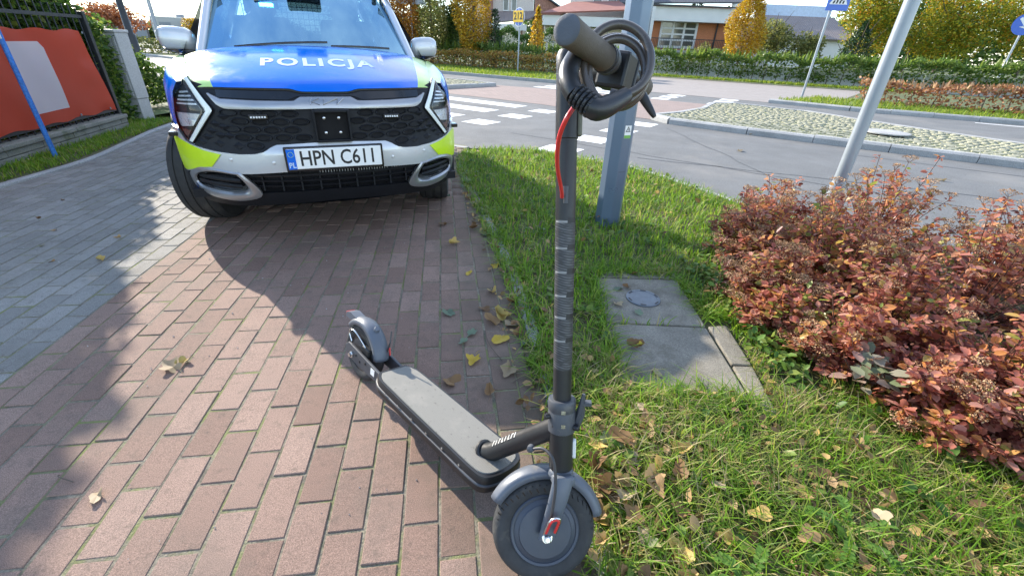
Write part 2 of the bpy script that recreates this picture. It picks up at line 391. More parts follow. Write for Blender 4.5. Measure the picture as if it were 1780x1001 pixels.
# ---- kerbed islands with cobbles
def kerb(name, pts, w=.14, z=.1, closed=False, seg=1.0, label=None, cat=None):
    """row of concrete kerb stones along a line; each stone a part"""
    root = empty(name); n = len(pts); k = 0
    for i in range(n if closed else n - 1):
        a = Vector((*pts[i], 0)); b = Vector((*pts[(i + 1) % n], 0)); L = (b - a).length; m_ = max(1, round(L / seg)); d = (b - a) / L; nn = Vector((-d.y, d.x, 0))
        for j in range(m_):
            p = a + d * (L * j / m_ + .004); q = a + d * (L * (j + 1) / m_ - .004)
            dz = random.uniform(-.004, .004)
            mb = MB(); prof = [(-w / 2, -.1), (-w / 2, z - .03), (-w / 2 + .03, z + dz), (w / 2, z + dz), (w / 2, -.1)]
            V = [p + nn * x + Vector((0, 0, h)) for x, h in prof] + [q + nn * x + Vector((0, 0, h)) for x, h in prof]
            mb.add(V, [(i_, (i_ + 1) % 5, 5 + (i_ + 1) % 5, 5 + i_) for i_ in range(5)] + [(4, 3, 2, 1, 0), (5, 6, 7, 8, 9)])
            mb.build('kerb_stone', m_kerb, root)
    kind(root, 'structure'); return root
m_cob = mat('cobble_granite', (.27, .265, .185), .85, 0, .22, 30, fine=90, bmp=.5, bs=60, coord='World')
m_moss = mat('cobble_joint_moss', (.22, .235, .09), .98, 0, .35, 4, fine=50, coord='World', dirt=((.15, .13, .08), 3, .5))
isl = [(2.15, 1.85), (2.6, 1.5), (4, 1.36), (6, 1.3), (9, 1.3), (14, 1.3), (14, 2.6), (9, 3.0), (7.9, 3.3), (6.2, 4.35), (4.6, 5.55), (2.9, 5.9), (2.5, 5.5), (2.6, 4), (2.4, 2.6)]
isl_w = [uv(*p) for p in isl]
kerb('island_kerb', isl_w, closed=True, seg=.98)
isl_o = sheet('island', isl_w, .075, m_moss)
cu, cv = np.meshgrid(np.arange(2.3, 14, .135), np.arange(1.4, 6, .135)); cu = cu + (np.round(cv / .135) % 2) * .067; cu = cu.ravel() + rng.normal(0, .014, cu.size); cv = cv.ravel() + rng.normal(0, .012, cu.size)
def cobbles(name, cu, cv, poly, parent, lim=300):
    CP = np.array([uv(a, b) for a, b in zip(cu, cv)]); k = inpoly_np(CP, poly); CP = CP[k]
    T = np.array([(-.5, -.5, -.3), (.5, -.5, -.3), (.5, .5, -.3), (-.5, .5, -.3), (-.42, -.42, .5), (.42, -.42, .5), (.42, .42, .5), (-.42, .42, .5)]); TF = np.array([(4, 5, 6, 7), (0, 1, 5, 4), (1, 2, 6, 5), (2, 3, 7, 6), (3, 0, 4, 7)])
    dist = np.hypot(CP[:, 0], CP[:, 1]) + np.where(np.abs(np.arctan2(CP[:, 0], CP[:, 1])) > R(52), 99, 0); od = np.argsort(dist)
    me = bpy.data.meshes.new('cobble'); me.from_pydata([tuple(v * np.array([.125, .125, .07])) for v in T], [], [tuple(f) for f in TF]); me.materials.append(m_cob)
    for i in od[:lim]:
        o = bpy.data.objects.new('cobble', me); C.objects.link(o); o.parent = parent; o.location = (CP[i, 0], CP[i, 1], .054 + random.uniform(-.005, .005)); s = random.uniform(.88, 1.06)
        o.scale = (s, s * random.uniform(.85, 1.1), 1); o.rotation_euler = (random.uniform(-.06, .06), random.uniform(-.06, .06), R(-33.4) + random.uniform(-.15, .15))
    r = CP[od[lim:]]; n = len(r)
    if n:
        a = R(-33.4) + rng.normal(0, .1, n); s = .115 * (.9 + .2 * rng.random(n)); V = np.zeros((n, 8, 3))
        V[:, :, 0] = r[:, :1] + s[:, None] * (T[None, :, 0] * np.cos(a)[:, None] - T[None, :, 1] * np.sin(a)[:, None]); V[:, :, 1] = r[:, 1:] + s[:, None] * (T[None, :, 0] * np.sin(a)[:, None] + T[None, :, 1] * np.cos(a)[:, None]); V[:, :, 2] = .054 + T[None, :, 2] * .07 + rng.normal(0, .004, n)[:, None]
        kind(raw('far_cobbles', V.reshape(-1, 3), (TF[None] + (np.arange(n) * 8)[:, None, None]).reshape(-1, 4), m_cob, parent), 'stuff')
cobbles('cobbles', cu, cv, isl_w, isl_o)
mc = MB(); mc.lathe([(.34, 0), (.34, .018), (.31, .022), (0, .022)], (*uv(6.0, 2.6), .112), (0, 0, 1), 28)
tag(mc.build('manhole_cover', m_kerb, smooth=30), 'round manhole cover among the cobbles of the traffic island', 'manhole cover')
med = [uv(*p) for p in [(-4.7, 3.1), (-4.5, 5.4), (-6.2, 5.6), (-30, 5.2), (-30, 3.6), (-6.2, 3.2)]]
kerb('median_kerb', med, closed=True, seg=1.0)
med_o = sheet('median', med, .075, m_moss)
cu, cv = np.meshgrid(np.arange(-12, -4.4, .135), np.arange(3.2, 5.6, .135)); cobbles('cobbles', cu.ravel(), cv.ravel(), med, med_o, 0)

# ---- far verges
fkr = [uv(*p) for p in [(3.5, 8.25), (5.5, 7.9), (9, 8.2), (30, 8.3)]]
kerb('far_kerb', fkr)
fvr = [uv(*p) for p in [(3.6, 8.3), (5.5, 8.0), (9, 8.27), (40, 8.4), (40, 20), (6.3, 19.4), (5.3, 11)]]
sheet('far_verge', fvr, .06, m_soil)
fkl = [uv(*p) for p in [(-3.4, 8.75), (-10, 8.8), (-40, 9)]]
kerb('far_kerb', fkl)
fvl = [uv(*p) for p in [(-3.5, 8.8), (-10, 8.87), (-70, 9.1), (-70, 18), (-7, 18.5), (-4.7, 12.5)]]
sheet('far_verge', fvl, .055, m_soil)
lv = [(-5.9, 8.6), (-8.2, 11.2), (-10.5, 13.2), (-13.5, 15.0), uv(-17, -.4), uv(-40, -.35), (-60, 25), (-40, 2), (-6.5, 2)]
sheet('left_verge', lv, -.004, m_soil)

# ---- block paving
PA = .16; E1 = np.array([math.cos(PA), math.sin(PA)]); E2 = np.array([-math.sin(PA), math.cos(PA)]); PO = np.array([-.695, .68])
PW, PL = .104, .208
def bx(y): return -1.975 - .168 * (y - 1.275)                         # border between grey and red
kerb_l = [(.42, -.6), (.27, .5), (.141, 1.291), (-.039, 2.38), (-.319, 3.545), (-.602, 4.652), (-.68, 5.2), (-.66, 5.75)]
left_l = [(-4.25, -1), (-4.3, 2.2), (-4.39, 3.57), (-4.47, 4.51), (-4.75, 5.4), (-5.02, 6.2), (-5.25, 7.1), (-5.75, 8.5), (-8.1, 11.2), (-10.4, 13.2), (-13.3, 15.0)]
red_poly = [(bx(-.6), -.6)] + kerb_l + [(-.7, 6.1), uv(.4, -3.05), uv(-.2, -3.0), (bx(6.4), 6.4)]
grey_poly = [(bx(-1), -1), (bx(6.4), 6.4)] + [uv(-.2, -3.0), uv(-3, -2.6), uv(-6, -1.65), uv(-13.6, -.4)] + left_l[::-1]
path = sheet('red_footpath', red_poly, -.0028, m_joint)
drive = sheet('grey_driveway', grey_poly, -.0025, m_joint)
def chamfer_mesh(name, L, W, m):
    me = bpy.data.meshes.new(name); c = .0022; l, w = L / 2, W / 2
    V = [(-w, -l, -.05), (w, -l, -.05), (w, l, -.05), (-w, l, -.05), (-w, -l, -c), (w, -l, -c), (w, l, -c), (-w, l, -c), (-w + c, -l + c, 0), (w - c, -l + c, 0), (w - c, l - c, 0), (-w + c, l - c, 0)]
    Fs = [(8, 9, 10, 11), (4, 5, 9, 8), (5, 6, 10, 9), (6, 7, 11, 10), (7, 4, 8, 11), (0, 1, 5, 4), (1, 2, 6, 5), (2, 3, 7, 6), (3, 0, 4, 7)]
    me.from_pydata(V, [], Fs); me.materials.append(m); me.update(); return me, np.array(V), Fs
def pave(root, poly, mi, mf, seed, rr):
    cand = []
    for i in range(-140, 60):
        off = (i % 2) * .5 + random.uniform(-.03, .03)
        shift = random.uniform(-.02, .02); j = -10.0; col = []
        while j < 95:
            lens = (.5, .5) if random.random() < .022 else (1.0,)          # now and then two half blocks instead of a whole one
            for ln in lens:
                c = PO + E1 * (i + .5) * PW + E2 * (j + off + ln / 2) * PL
                col.append((c, ln)); j += ln
        cand += col
    cand = [(c, l) for c, l in cand if inpoly(c, poly)]
    def key(q):
        return math.hypot(*q[0]) + (0 if inframe(*q[0]) else 50)
    cand.sort(key=key)
    mesh1 = chamfer_mesh('paver', PL - .0085, PW - .0085, mi); mesh2 = chamfer_mesh('half_paver', PL / 2 - .0085, PW - .0085, mi)
    def tr(c): return (c[0] + random.uniform(-.0016, .0016), c[1] + random.uniform(-.0016, .0016), random.uniform(-.0016, .0016)), (random.uniform(-.008, .008), random.uniform(-.008, .008), PA + random.uniform(-.014, .014))
    for c, l in cand[:300]:
        o = bpy.data.objects.new('paver', (mesh1 if l == 1 else mesh2)[0]); C.objects.link(o); o.parent = root; o.location, o.rotation_euler = tr(c)
    V = []; Fs = []
    for c, l in cand[300:]:
        if key((c, l)) > 62: continue
        T, F_ = (mesh1 if l == 1 else mesh2)[1:]; (x, y, z), e = tr(c); n = len(V); ca, sa = math.cos(e[2]), math.sin(e[2])
        for a in T: V.append((x + a[0] * ca - a[1] * sa, y + a[0] * sa + a[1] * ca, z + a[2] + a[0] * e[1] - a[1] * e[0]))
        Fs += [tuple(q + n for q in f) for f in F_]
    kind(raw('far_pavers', V, Fs, mf, root), 'stuff')
pave(path, red_poly, m_red, m_red2, 1, 0); pave(drive, grey_poly, m_gry, m_gry2, 2, 0)
# thin concrete edging between paving and grass
def edging(name, pts, w=.06, z=.002):
    root = empty(name); P = smooth_path([(*p, 0) for p in pts], 6); acc = 0; k = 0; n = len(P)
    seg = [P[0]]
    for p in P[1:]:
        seg.append(p); acc += (seg[-1] - seg[-2]).length
        if acc > .9 or p is P[-1]:
            mb = MB(); V = []
            for i, q in enumerate(seg):
                d = (seg[min(i + 1, len(seg) - 1)] - seg[max(i - 1, 0)]).normalized(); nn = Vector((-d.y, d.x, 0)); sh = d * (.004 if i == 0 else -.004 if i == len(seg) - 1 else 0)
                V.append([q + sh + nn * a + Vector((0, 0, h)) for a, h in ((-w / 2, -.08), (-w / 2, z - .008), (-w / 2 + .008, z), (w / 2 - .008, z), (w / 2, z - .008), (w / 2, -.08))])
            mb.grid(V); mb.add(V[0], [(0, 1, 2, 3, 4, 5)]); mb.add(V[-1], [(5, 4, 3, 2, 1, 0)]); mb.build('edging_stone', m_kerb, root); seg = [p]; acc = 0
    kind(root, 'structure'); return root
edging('path_edging', [(x + .035, y) for x, y in kerb_l]); edging('driveway_edging', left_l[1:9], .07, .02)
kerb('road_kerb', [uv(*p) for p in [(1.25, -2.98), (.4, -3.13), (-3, -2.63)]], .12, .0)

# ---- verge between path and road
verge_poly = [(x + .06, y) for x, y in kerb_l] + [uv(1.6, -2.75), uv(2.1, -2.5), uv(3.3, -2.52), uv(3.9, -2.76), uv(4.6, -3.14), uv(5.4, -3.38), uv(7, -3.46), uv(12, -3.46), (6.5, -1), (4, -1)]
verge = sheet('verge', verge_poly, -.006, m_verge)
kerb('road_kerb', [uv(*p) for p in [(2.1, -2.47), (3.3, -2.49), (3.9, -2.73), (4.6, -3.11), (5.4, -3.35), (7, -3.43), (12, -3.43)]], .10, -.002)
# ================================================================== STREET FURNITURE
m_steel = mat('galvanised_post', (.30, .335, .375), .4, .4, .06, 3, bmp=.03, bs=40, dirt=((.32, .34, .35), 7, .68))
m_paintgrey = mat('blue_grey_post_paint', (.135, .185, .255), .33, .3, .05, 2, bmp=.02, bs=60, dirt=((.34, .36, .38), 6, .7))
m_white = mat('white_plastic', (.78, .78, .76), .45, 0, .05, 5)
m_black = mat('black_plastic', (.022, .022, .024), .45, 0, .2, 12, bmp=.08, bs=300)
m_darkmetal = mat('dark_fence_metal', (.03, .032, .034), .45, .3, .2, 8)
m_conc = mat('slab_concrete', (.215, .195, .155), .92, 0, .25, 4, fine=200, bmp=.7, bs=260, coord='World', dirt=((.12, .105, .075), 5, .5))
m_concw = mat('wall_concrete', (.23, .22, .185), .92, 0, .2, 4, fine=120, bmp=.5, bs=90, coord='World', dirt=((.10, .115, .05), 5, .52))
m_blue = mat('blue_sign_face', (.012, .10, .50), .35, 0, .06, 5, coat=.3)
m_bluepole = mat('blue_pole_paint', (.03, .17, .52), .45, 0, .15, 9, fine=60, dirt=((.10, .2, .4), 12, .6))
m_yel = mat('yellow_sign_face', (.85, .50, .01), .4, 0, .05, 5)
m_ink = mat('black_ink', (.012, .012, .013), .5)
m_green = mat('green_print', (.18, .42, .08), .5)
def flat(mb, V2, Fs, o, ex, ey, mi=0):
    o, ex, ey = Vector(o), Vector(ex), Vector(ey); mb.add([o + ex * float(a) + ey * float(b) for a, b in V2], Fs, mi); return mb

# lamp post: octagonal tapered column beside the path
lp = empty('lamp_post', (.735, 3.30, 0), R(0)); tag(lp, 'octagonal blue-grey lamp post standing in the grass behind the scooter', 'lamp post')
mb = MB(); mb.lathe([(.099, -.1), (.0985, .02), (.089, 1.6), (.07, 4.5), (.05, 8)], (0, 0, 0), (0, 0, 1), 8); mb.build('column', m_paintgrey, lp, bevel=.006)
mb = MB(); mb.box((.06, .15, 8), (.06, .6, .05)); mb.build('lamp_arm', m_paintgrey, lp)
mb = MB(); mb.box((.06, .6, 7.98), (.24, .55, .1)); mb.build('lamp_head', m_paintgrey, lp, bevel=.03)
def octn(k): a = 2 * math.pi * (k + .5) / 8; return Vector((0, 0, 0)), a
# stickers on the facet that faces the camera on the right
def facet_frame(z, ang):
    r = (.0985 - (.0985 - .089) * (z - .02) / 1.58) * math.cos(math.pi / 8) + .0015
    n = Vector((math.cos(ang), math.sin(ang), 0)); t = Vector((-math.sin(ang), math.cos(ang), 0)); return n * r + Vector((0, 0, z)), t, Vector((0, 0, 1))
ANG = R(-67.5)                                                        # facet of the column turned to the camera, right of its middle
def sticker(z, w, h, name):
    o, t_, u_ = facet_frame(z, ANG); mb = MB(); flat(mb, [(-w / 2, -h / 2), (w / 2, -h / 2), (w / 2, h / 2), (-w / 2, h / 2)], [(0, 1, 2, 3)], o, t_, u_); b = mb.build(name, m_white, lp)
    nrm = Vector((math.cos(ANG), math.sin(ANG), 0)) * .0012
    return b, o + nrm, t_, u_
st, o, t_, u_ = sticker(.70, .052, .085, 'warning_sticker')
mb = MB(); flat(mb, [(-.021, -.012), (.021, -.012), (0, .026), (-.013, -.0075), (.013, -.0075), (0, .0165)], [(0, 1, 4, 3), (1, 2, 5, 4), (2, 0, 3, 5)], o + u_ * .012, t_, u_); mb.build('warning_triangle', m_ink, st)
mb = MB(); flat(mb, [(.002, .012), (-.005, 0), (0, 0), (-.002, -.007), (.005, .003), (.0005, .003)], [(0, 1, 2, 5), (5, 2, 3, 4)], o + u_ * .0115, t_, u_); mb.build('lightning_mark', m_ink, st)
mb = MB(); flat(mb, [(-.026, -.042), (.026, -.042), (.026, -.022), (-.026, -.022)], [(0, 1, 2, 3)], o, t_, u_); mb.build('green_stripe', m_green, st)
st, o, t_, u_ = sticker(1.245, .048, .12, 'faded_sticker')
mb = MB()
for y0, y1 in ((.035, .045), (.018, .028), (-.002, .008)): flat(mb, [(-.022, y0), (.022, y0), (.022, y1), (-.022, y1)], [(0, 1, 2, 3)], o, t_, u_)
flat(mb, [(-.02, -.012), (-.012, -.012), (0, -.04), (-.004, -.05)], [(0, 1, 2, 3)], o, t_, u_); flat(mb, [(.02, -.012), (.012, -.012), (0, -.04), (.004, -.05)], [(0, 1, 2, 3)], o, t_, u_)
mb.build('sticker_print', m_ink, st)
mb = MB(); mb.box((0, 0, .72), (.004, .004, .22)); 
# door seam of the column
o, t_, u_ = facet_frame(.42, ANG); mb = MB(); flat(mb, [(-.03, -.001), (.03, -.001), (.03, .001), (-.03, .001)], [(0, 1, 2, 3)], o, t_, u_); mb.build('door_seam', m_black, lp)

# traffic sign post on the right, its foot among the shrubs
sp_root = empty('sign_post', (2.43, 3.3, 0)); tag(sp_root, 'round grey steel sign post rising from the reddish shrubs', 'sign post')
mb = MB(); mb.tube([(0, 0, -.1), (0, 0, 1.6), (0, 0, 3.3)], .044, 24); mb.build('pole', m_steel, sp_root, 40)
mb = MB(); mb.tube([(0, 0, -.02), (0, 0, .36), (0, 0, .40)], [.052, .052, .046], 20); mb.build('base_sleeve', m_steel, sp_root, 40)
mb = MB(); mb.lathe([(.3, -.006), (.3, .006)], (0, -.06, 3.0), (0, 1, 0), 32); mb.build('sign_plate', m_blue, sp_root)

# telecom slabs
def slab(name, quad, label, z0=-.05, z1=.012):
    c = np.mean(quad, 0); root = MB(); q = [tuple(np.array(p) + (c - np.array(p)) * .006) for p in quad]; root.prism(q, z0, z1); o = root.build(name, m_conc, bevel=.006); tag(o, label, 'paving slab', 'concrete slabs in the verge'); return o
s1 = [(.487, 2.31), (.985, 2.325), (.975, 1.825), (.478, 1.83)]; s2 = [(.476, 1.822), (.973, 1.817), (.962, 1.312), (.455, 1.33)]
slab('concrete_slab', s1, 'square concrete slab with a round metal cover set in it')
slab('concrete_slab', s2, 'square concrete slab nearest the front wheel, partly sunlit')
slab('concrete_slab', [(.987, 1.83), (1.085, 1.845), (1.068, 1.53), (.98, 1.53)], 'narrow upper concrete strip between the slabs and the shrubs')
slab('concrete_slab', [(.979, 1.522), (1.067, 1.522), (1.03, 1.225), (.968, 1.225)], 'narrow lower concrete strip at the corner of the slabs')
slab('concrete_slab', [(.48, 2.40), (1.0, 2.42), (1.0, 2.34), (.486, 2.325)], 'thin concrete strip at the far edge of the slabs')
slab('concrete_slab', [(.47, 1.325), (.96, 1.303), (.965, 1.235), (.50, 1.25)], 'thin concrete strip half grown over by grass near the wheel')
m_iron = mat('cover_iron', (.15, .17, .19), .55, .6, .15, 30, bmp=.2, bs=200)
cv_ = empty('access_cover', (.722, 2.08, .0125)); tag(cv_, 'small round grey metal cover with slots in the concrete slab', 'access cover')
mb = MB(); mb.lathe([(.092, 0), (.092, .005), (.088, .007), (.074, .007), (.073, .0055), (0, .0055)], (0, 0, 0), (0, 0, 1), 40); mb.build('lid', m_iron, cv_, 30)
for k in range(6):
    a = k * math.pi / 3 + .3; mb = MB(); mb.box((.08 * math.cos(a), .08 * math.sin(a), .0078), (.009, .03, .0015), rot=Matrix.Rotation(a, 3, 'Z')); mb.build('slot', m_ink, cv_)

# ------------------------------------------------------------------ fence with banner on the left
fx = lambda y: -5.1 - .245 * (y - 4.38)
fd = Vector((-.245, 1, 0)).normalized(); fnrm = Vector((1, .245, 0)).normalized()
def fp(y, z, off=0): return Vector((fx(y), y, z)) + fnrm * off
fl = empty('garden_fence', fp(2, 0)); tag(fl, 'dark metal garden fence on a low concrete wall behind the red banner', 'fence')
def fadd(mb): 
    o = Vector(fl.location); mb.v = [tuple(Vector(v) - o) for v in mb.v]; return mb
rotf = Matrix.Rotation(math.atan2(fd.y, fd.x), 3, 'Z')
ys = 2.0
while ys < 6.35:
    ye = min(ys + .5, 6.4)
    for r_ in range(2):
        yy = ys + (.25 if r_ else 0); e = min(yy + .492, 6.4)
        c = fp((yy + e) / 2, .035 + r_ * .062, .0 + random.uniform(-.003, .003)); mb = MB(); mb.box(c, ((fp(e, 0) - fp(yy, 0)).length, .16, .056), rot=rotf); fadd(mb).build('wall_block', m_concw, fl, bevel=.006)
    ys += .5
ys = 2.0
while ys < 6.4:
    e = min(ys + 1.1, 6.45); c = fp((ys + e) / 2, .155); mb = MB(); mb.box(c, ((fp(e, 0) - fp(ys, 0)).length - .006, .21, .05), rot=rotf); fadd(mb).build('wall_cap', m_concw, fl, bevel=.012); ys += 1.1
y = 2.05
while y < 6.35:
    mb = MB(); mb.tube([fp(y, .17), fp(y, 1.45)], .008, 6); fadd(mb).build('picket', m_darkmetal, fl); y += .115
for z in (.24, 1.33):
    mb = MB(); mb.box(fp(4.2, z), (4.45, .03, .035), rot=rotf); fadd(mb).build('rail', m_darkmetal, fl)
for y in (6.40, 3.9):
    mb = MB(); mb.box(fp(y, .72), (.06, .06, 1.34), rot=rotf); fadd(mb).build('post', m_darkmetal, fl, bevel=.006)
def vinyl(name, col):
    m, t, p, o = nodes(name); c = mixc(t, mrange(t, noise(t, 2.5, 4), .3, .7, 0, .3), col, tuple(x * .85 for x in col)); t.links.new(c, p.inputs['Base Color']); p.inputs['Roughness'].default_value = .4
    tr = N(t, 'ShaderNodeBsdfTranslucent'); t.links.new(c, tr.inputs[0]); ms = N(t, 'ShaderNodeMixShader'); ms.inputs[0].default_value = .5; t.links.new(p.outputs[0], ms.inputs[1]); t.links.new(tr.outputs[0], ms.inputs[2]); t.links.new(ms.outputs[0], o.inputs[0]); bump(t, p, noise(t, 7, 3), .15, .01); return m
m_ban = vinyl('red_banner_vinyl', (.86, .085, .035)); m_banw = vinyl('white_banner_print', (.86, .86, .86))
bn = empty('banner', fp(4.5, .25, .03)); tag(bn, 'red vinyl banner with a blank white square, tied to the fence', 'banner'); o0 = Vector(bn.location)
def wav(y, z): return .03 + .010 * math.sin(y * 4.1 + z * 2) + .007 * math.sin(z * 7 + y * 9) + .012 * math.exp(-((y - 6.1) / .12) ** 2) * math.sin(z * 16)
mb = MB(); mb.grid([[fp(2.3 + (6.28 - 2.3 + (.04 * (1 - i / 14) - .14 * (i / 14))) * j / 60, .25 + .93 * i / 14 + .012 * math.sin(j * .8) * (1 if i in (0, 14) else 0), wav(2.3 + 3.98 * j / 60, i / 14)) - o0 for j in range(61)] for i in range(15)]); mb.build('sheet', m_ban, bn, 60)
mb = MB(); mb.grid([[fp(4.86 + .60 * j / 14, .375 + .685 * i / 10, wav(4.86 + .6 * j / 14, (.125 + .685 * i / 10) / .93) + .003) - o0 for j in range(15)] for i in range(11)]); mb.build('white_panel', m_banw, bn, 60)
for y in (2.8, 3.5, 4.2, 4.9, 5.6, 6.2):
    for z in (.275, 1.155):
        mb = MB(); mb.lathe([(.006, 0), (.013, .001), (.013, .004), (.006, .004)], fp(y, z, wav(y, (z - .25) / .93) + .002) - o0, fnrm, 12, close=True); mb.build('eyelet', m_steel, bn)
# blue pole with a white plate
bp = empty('blue_sign_pole', (-4.855, 4.585, 0)); tag(bp, 'thin blue metal pole with a white plate in front of the banner', 'sign pole')
mb = MB(); mb.tube([(0, 0, -.05), (.0, 0, 1.9)], .022, 14); mb.build('pole', m_bluepole, bp, 40)
mb = MB(); mb.box((-.12, -.03, 1.32), (.32, .008, .46)); mb.build('plate', m_white, bp, bevel=.004)
# cable cabinet
m_cab = mat('cabinet_grp_grey', (.36, .365, .355), .6, 0, .06, 4, fine=120, bmp=.1, bs=200, dirt=((.33, .33, .30), 6, .64))
cb_ = empty('cable_cabinet', (-5.89, 6.98, 0), R(2)); tag(cb_, 'tall narrow grey plastic cable cabinet standing beside the fence', 'cabinet')
mb = MB(); mb.box((0, .1, .15), (.33, .23, .3)); mb.build('base', m_cab, cb_, bevel=.006)
mb = MB(); mb.box((0, .1, .735), (.345, .25, .86)); mb.build('body', m_cab, cb_, bevel=.008)
mb = MB(); mb.box((0, .1, 1.185), (.37, .28, .04)); mb.build('lid', m_cab, cb_, bevel=.012)
for x in np.linspace(-.13, .13, 6):
    for z0, z1 in ((.34, .66), (.72, 1.13)):
        mb = MB(); mb.box((x, -.028, (z0 + z1) / 2), (.034, .022, z1 - z0)); mb.build('rib', m_cab, cb_, bevel=.004)
mb = MB(); mb.box((0, -.028, .69), (.33, .01, .02)); mb.build('seam', m_cab, cb_)

# ------------------------------------------------------------------ far signs and poles
sg = empty('route_sign', (-.15, 24.8, 0), R(-48)); tag(sg, 'round blue sign with yellow 212 route plate on a thin grey pole', 'road sign')
mb = MB(); mb.tube([(0, 0, 0), (0, 0, 2.85)], .035, 10); mb.build('pole', m_steel, sg, 40)
mb = MB(); mb.lathe([(.40, 0), (.40, .012)], (0, -.05, 2.42), (0, 1, 0), 32); mb.build('rim', m_white, sg)
mb = MB(); mb.lathe([(.365, 0), (.365, .01)], (0, -.056, 2.42), (0, 1, 0), 32); mb.build('disc', m_blue, sg)
mb = MB(); mb.box((0, -.066, 2.42), (.035, .008, .7)); mb.build('white_bar', m_white, sg)
mb = MB(); mb.box((-.02, -.082, 2.45), (.72, .012, .48)); pl_ = mb.build('route_plate', m_yel, sg)
V, F_ = text_mesh('212', .42, .012); mb = MB(); flat(mb, V, F_, (-.02, -.09, 2.45), (1, 0, 0), (0, 0, 1)); mb.build('route_number', m_ink, pl_)

cs = empty('crossing_sign', (*uv(4.16, 10.8), .05), R(-8)); tag(cs, 'blue pedestrian crossing sign on a grey pole in the far verge', 'road sign')
mb = MB(); mb.tube([(0, 0, -.1), (0, 0, 3.15)], .036, 12); mb.build('pole', m_steel, cs, 40)
mb = MB(); mb.box((.14, -.05, 2.78), (.62, .014, .72)); b_ = mb.build('sign_panel', m_blue, cs, bevel=.004)
mb = MB(); flat(mb, [(-.25, -.22), (.25, -.22), (0, .28)], [(0, 1, 2)], (.14, -.06, 2.80), (1, 0, 0), (0, 0, 1)); mb.build('white_triangle', m_white, b_)
mb = MB()
for k in range(4): flat(mb, [(-.17 + k * .09, -.2), (-.12 + k * .09, -.2), (-.10 + k * .085, -.12), (-.14 + k * .085, -.12)], [(0, 1, 2, 3)], (.14, -.063, 2.80), (1, 0, 0), (0, 0, 1))
flat(mb, [(-.07, -.14), (-.035, -.14), (.03, .03), (-.01, .04)], [(0, 1, 2, 3)], (.14, -.063, 2.8), (1, 0, 0), (0, 0, 1)); flat(mb, [(.06, -.14), (.095, -.12), (.03, .04), (-.01, .03)], [(0, 1, 2, 3)], (.14, -.063, 2.8), (1, 0, 0), (0, 0, 1)); flat(mb, [(-.02, .03), (.04, .03), (.035, .12), (-.01, .12)], [(0, 1, 2, 3)], (.14, -.063, 2.8), (1, 0, 0), (0, 0, 1))
flat(mb, [(.012 + .024 * math.cos(a), .148 + .024 * math.sin(a)) for a in np.linspace(0, 2 * math.pi, 10)[:-1]], [tuple(range(9))], (.14, -.063, 2.8), (1, 0, 0), (0, 0, 1)); mb.build('walking_figure', m_ink, b_)
for z in (2.6, 2.95):
    mb = MB(); mb.box((0, -.02, z), (.09, .07, .03)); mb.build('clamp', m_steel, cs)
ks = empty('keep_right_sign', (21.9, 22.6, .05), R(-40)); tag(ks, 'round blue sign with white arrow at the right edge', 'road sign')
mb = MB(); mb.tube([(0, 0, -.1), (0, 0, 3.2)], .04, 10); mb.build('pole', m_steel, ks, 40)
mb = MB(); mb.lathe([(.42, 0), (.42, .012)], (0, -.06, 2.75), (0, 1, 0), 32); d_ = mb.build('disc', m_blue, ks)
mb = MB(); flat(mb, [(-.25, .2), (-.18, .27), (.1, -.02), (.1, .14), (.24, -.24), (-.16, -.1), (0, -.1)], [(0, 6, 2, 1), (5, 4, 3, 2), (5, 2, 6)], (0, -.063, 2.75), (1, 0, 0), (0, 0, 1)); mb.build('white_arrow', m_white, d_)
ts = empty('rear_facing_sign', (-6.55, 30, 0)); tag(ts, 'grey back of a triangular sign on a pole behind the car', 'road sign')
mb = MB(); mb.tube([(0, 0, 0), (0, 0, 4)], .05, 10); mb.build('pole', m_steel, ts, 40)
mb = MB(); mb.prism([(-.9, 0), (.9, 0), (0, 1.5)], -.01, .01); mb.v = [(a, c - .07, b + 3.1) for a, b, c in mb.v]; mb.build('sign_back', m_steel, ts)
for (x, y, h_, r_, lab) in ((-11.05, 14, 9, .085, 'tall dark grey lamp column beside the cabinet greenery'), (-25.6, 35, 10, .13, 'distant slender grey lamp column left of the car mirror')):
    l_ = empty('street_lamp', (x, y, 0)); tag(l_, lab, 'street lamp', 'lamp columns along the far left road')
    mb = MB(); mb.tube([(0, 0, -.1), (0, 0, h_ * .12), (0, 0, h_ * .125), (0, 0, h_)], [r_ * 1.5, r_ * 1.45, r_, r_ * .6], 12); mb.build('column', m_darkmetal if x > -20 else m_steel, l_, 40)
    mb = MB(); mb.tube([(0, 0, h_), (.6, .6, h_ + .25), (1.1, 1.1, h_ + .3)], .04, 8); mb.build('arm', m_steel, l_, 40)
    mb = MB(); mb.box((1.3, 1.3, h_ + .28), (.5, .25, .1), rot=Matrix.Rotation(R(45), 3, 'Z')); mb.build('luminaire', m_steel, l_, bevel=.03)

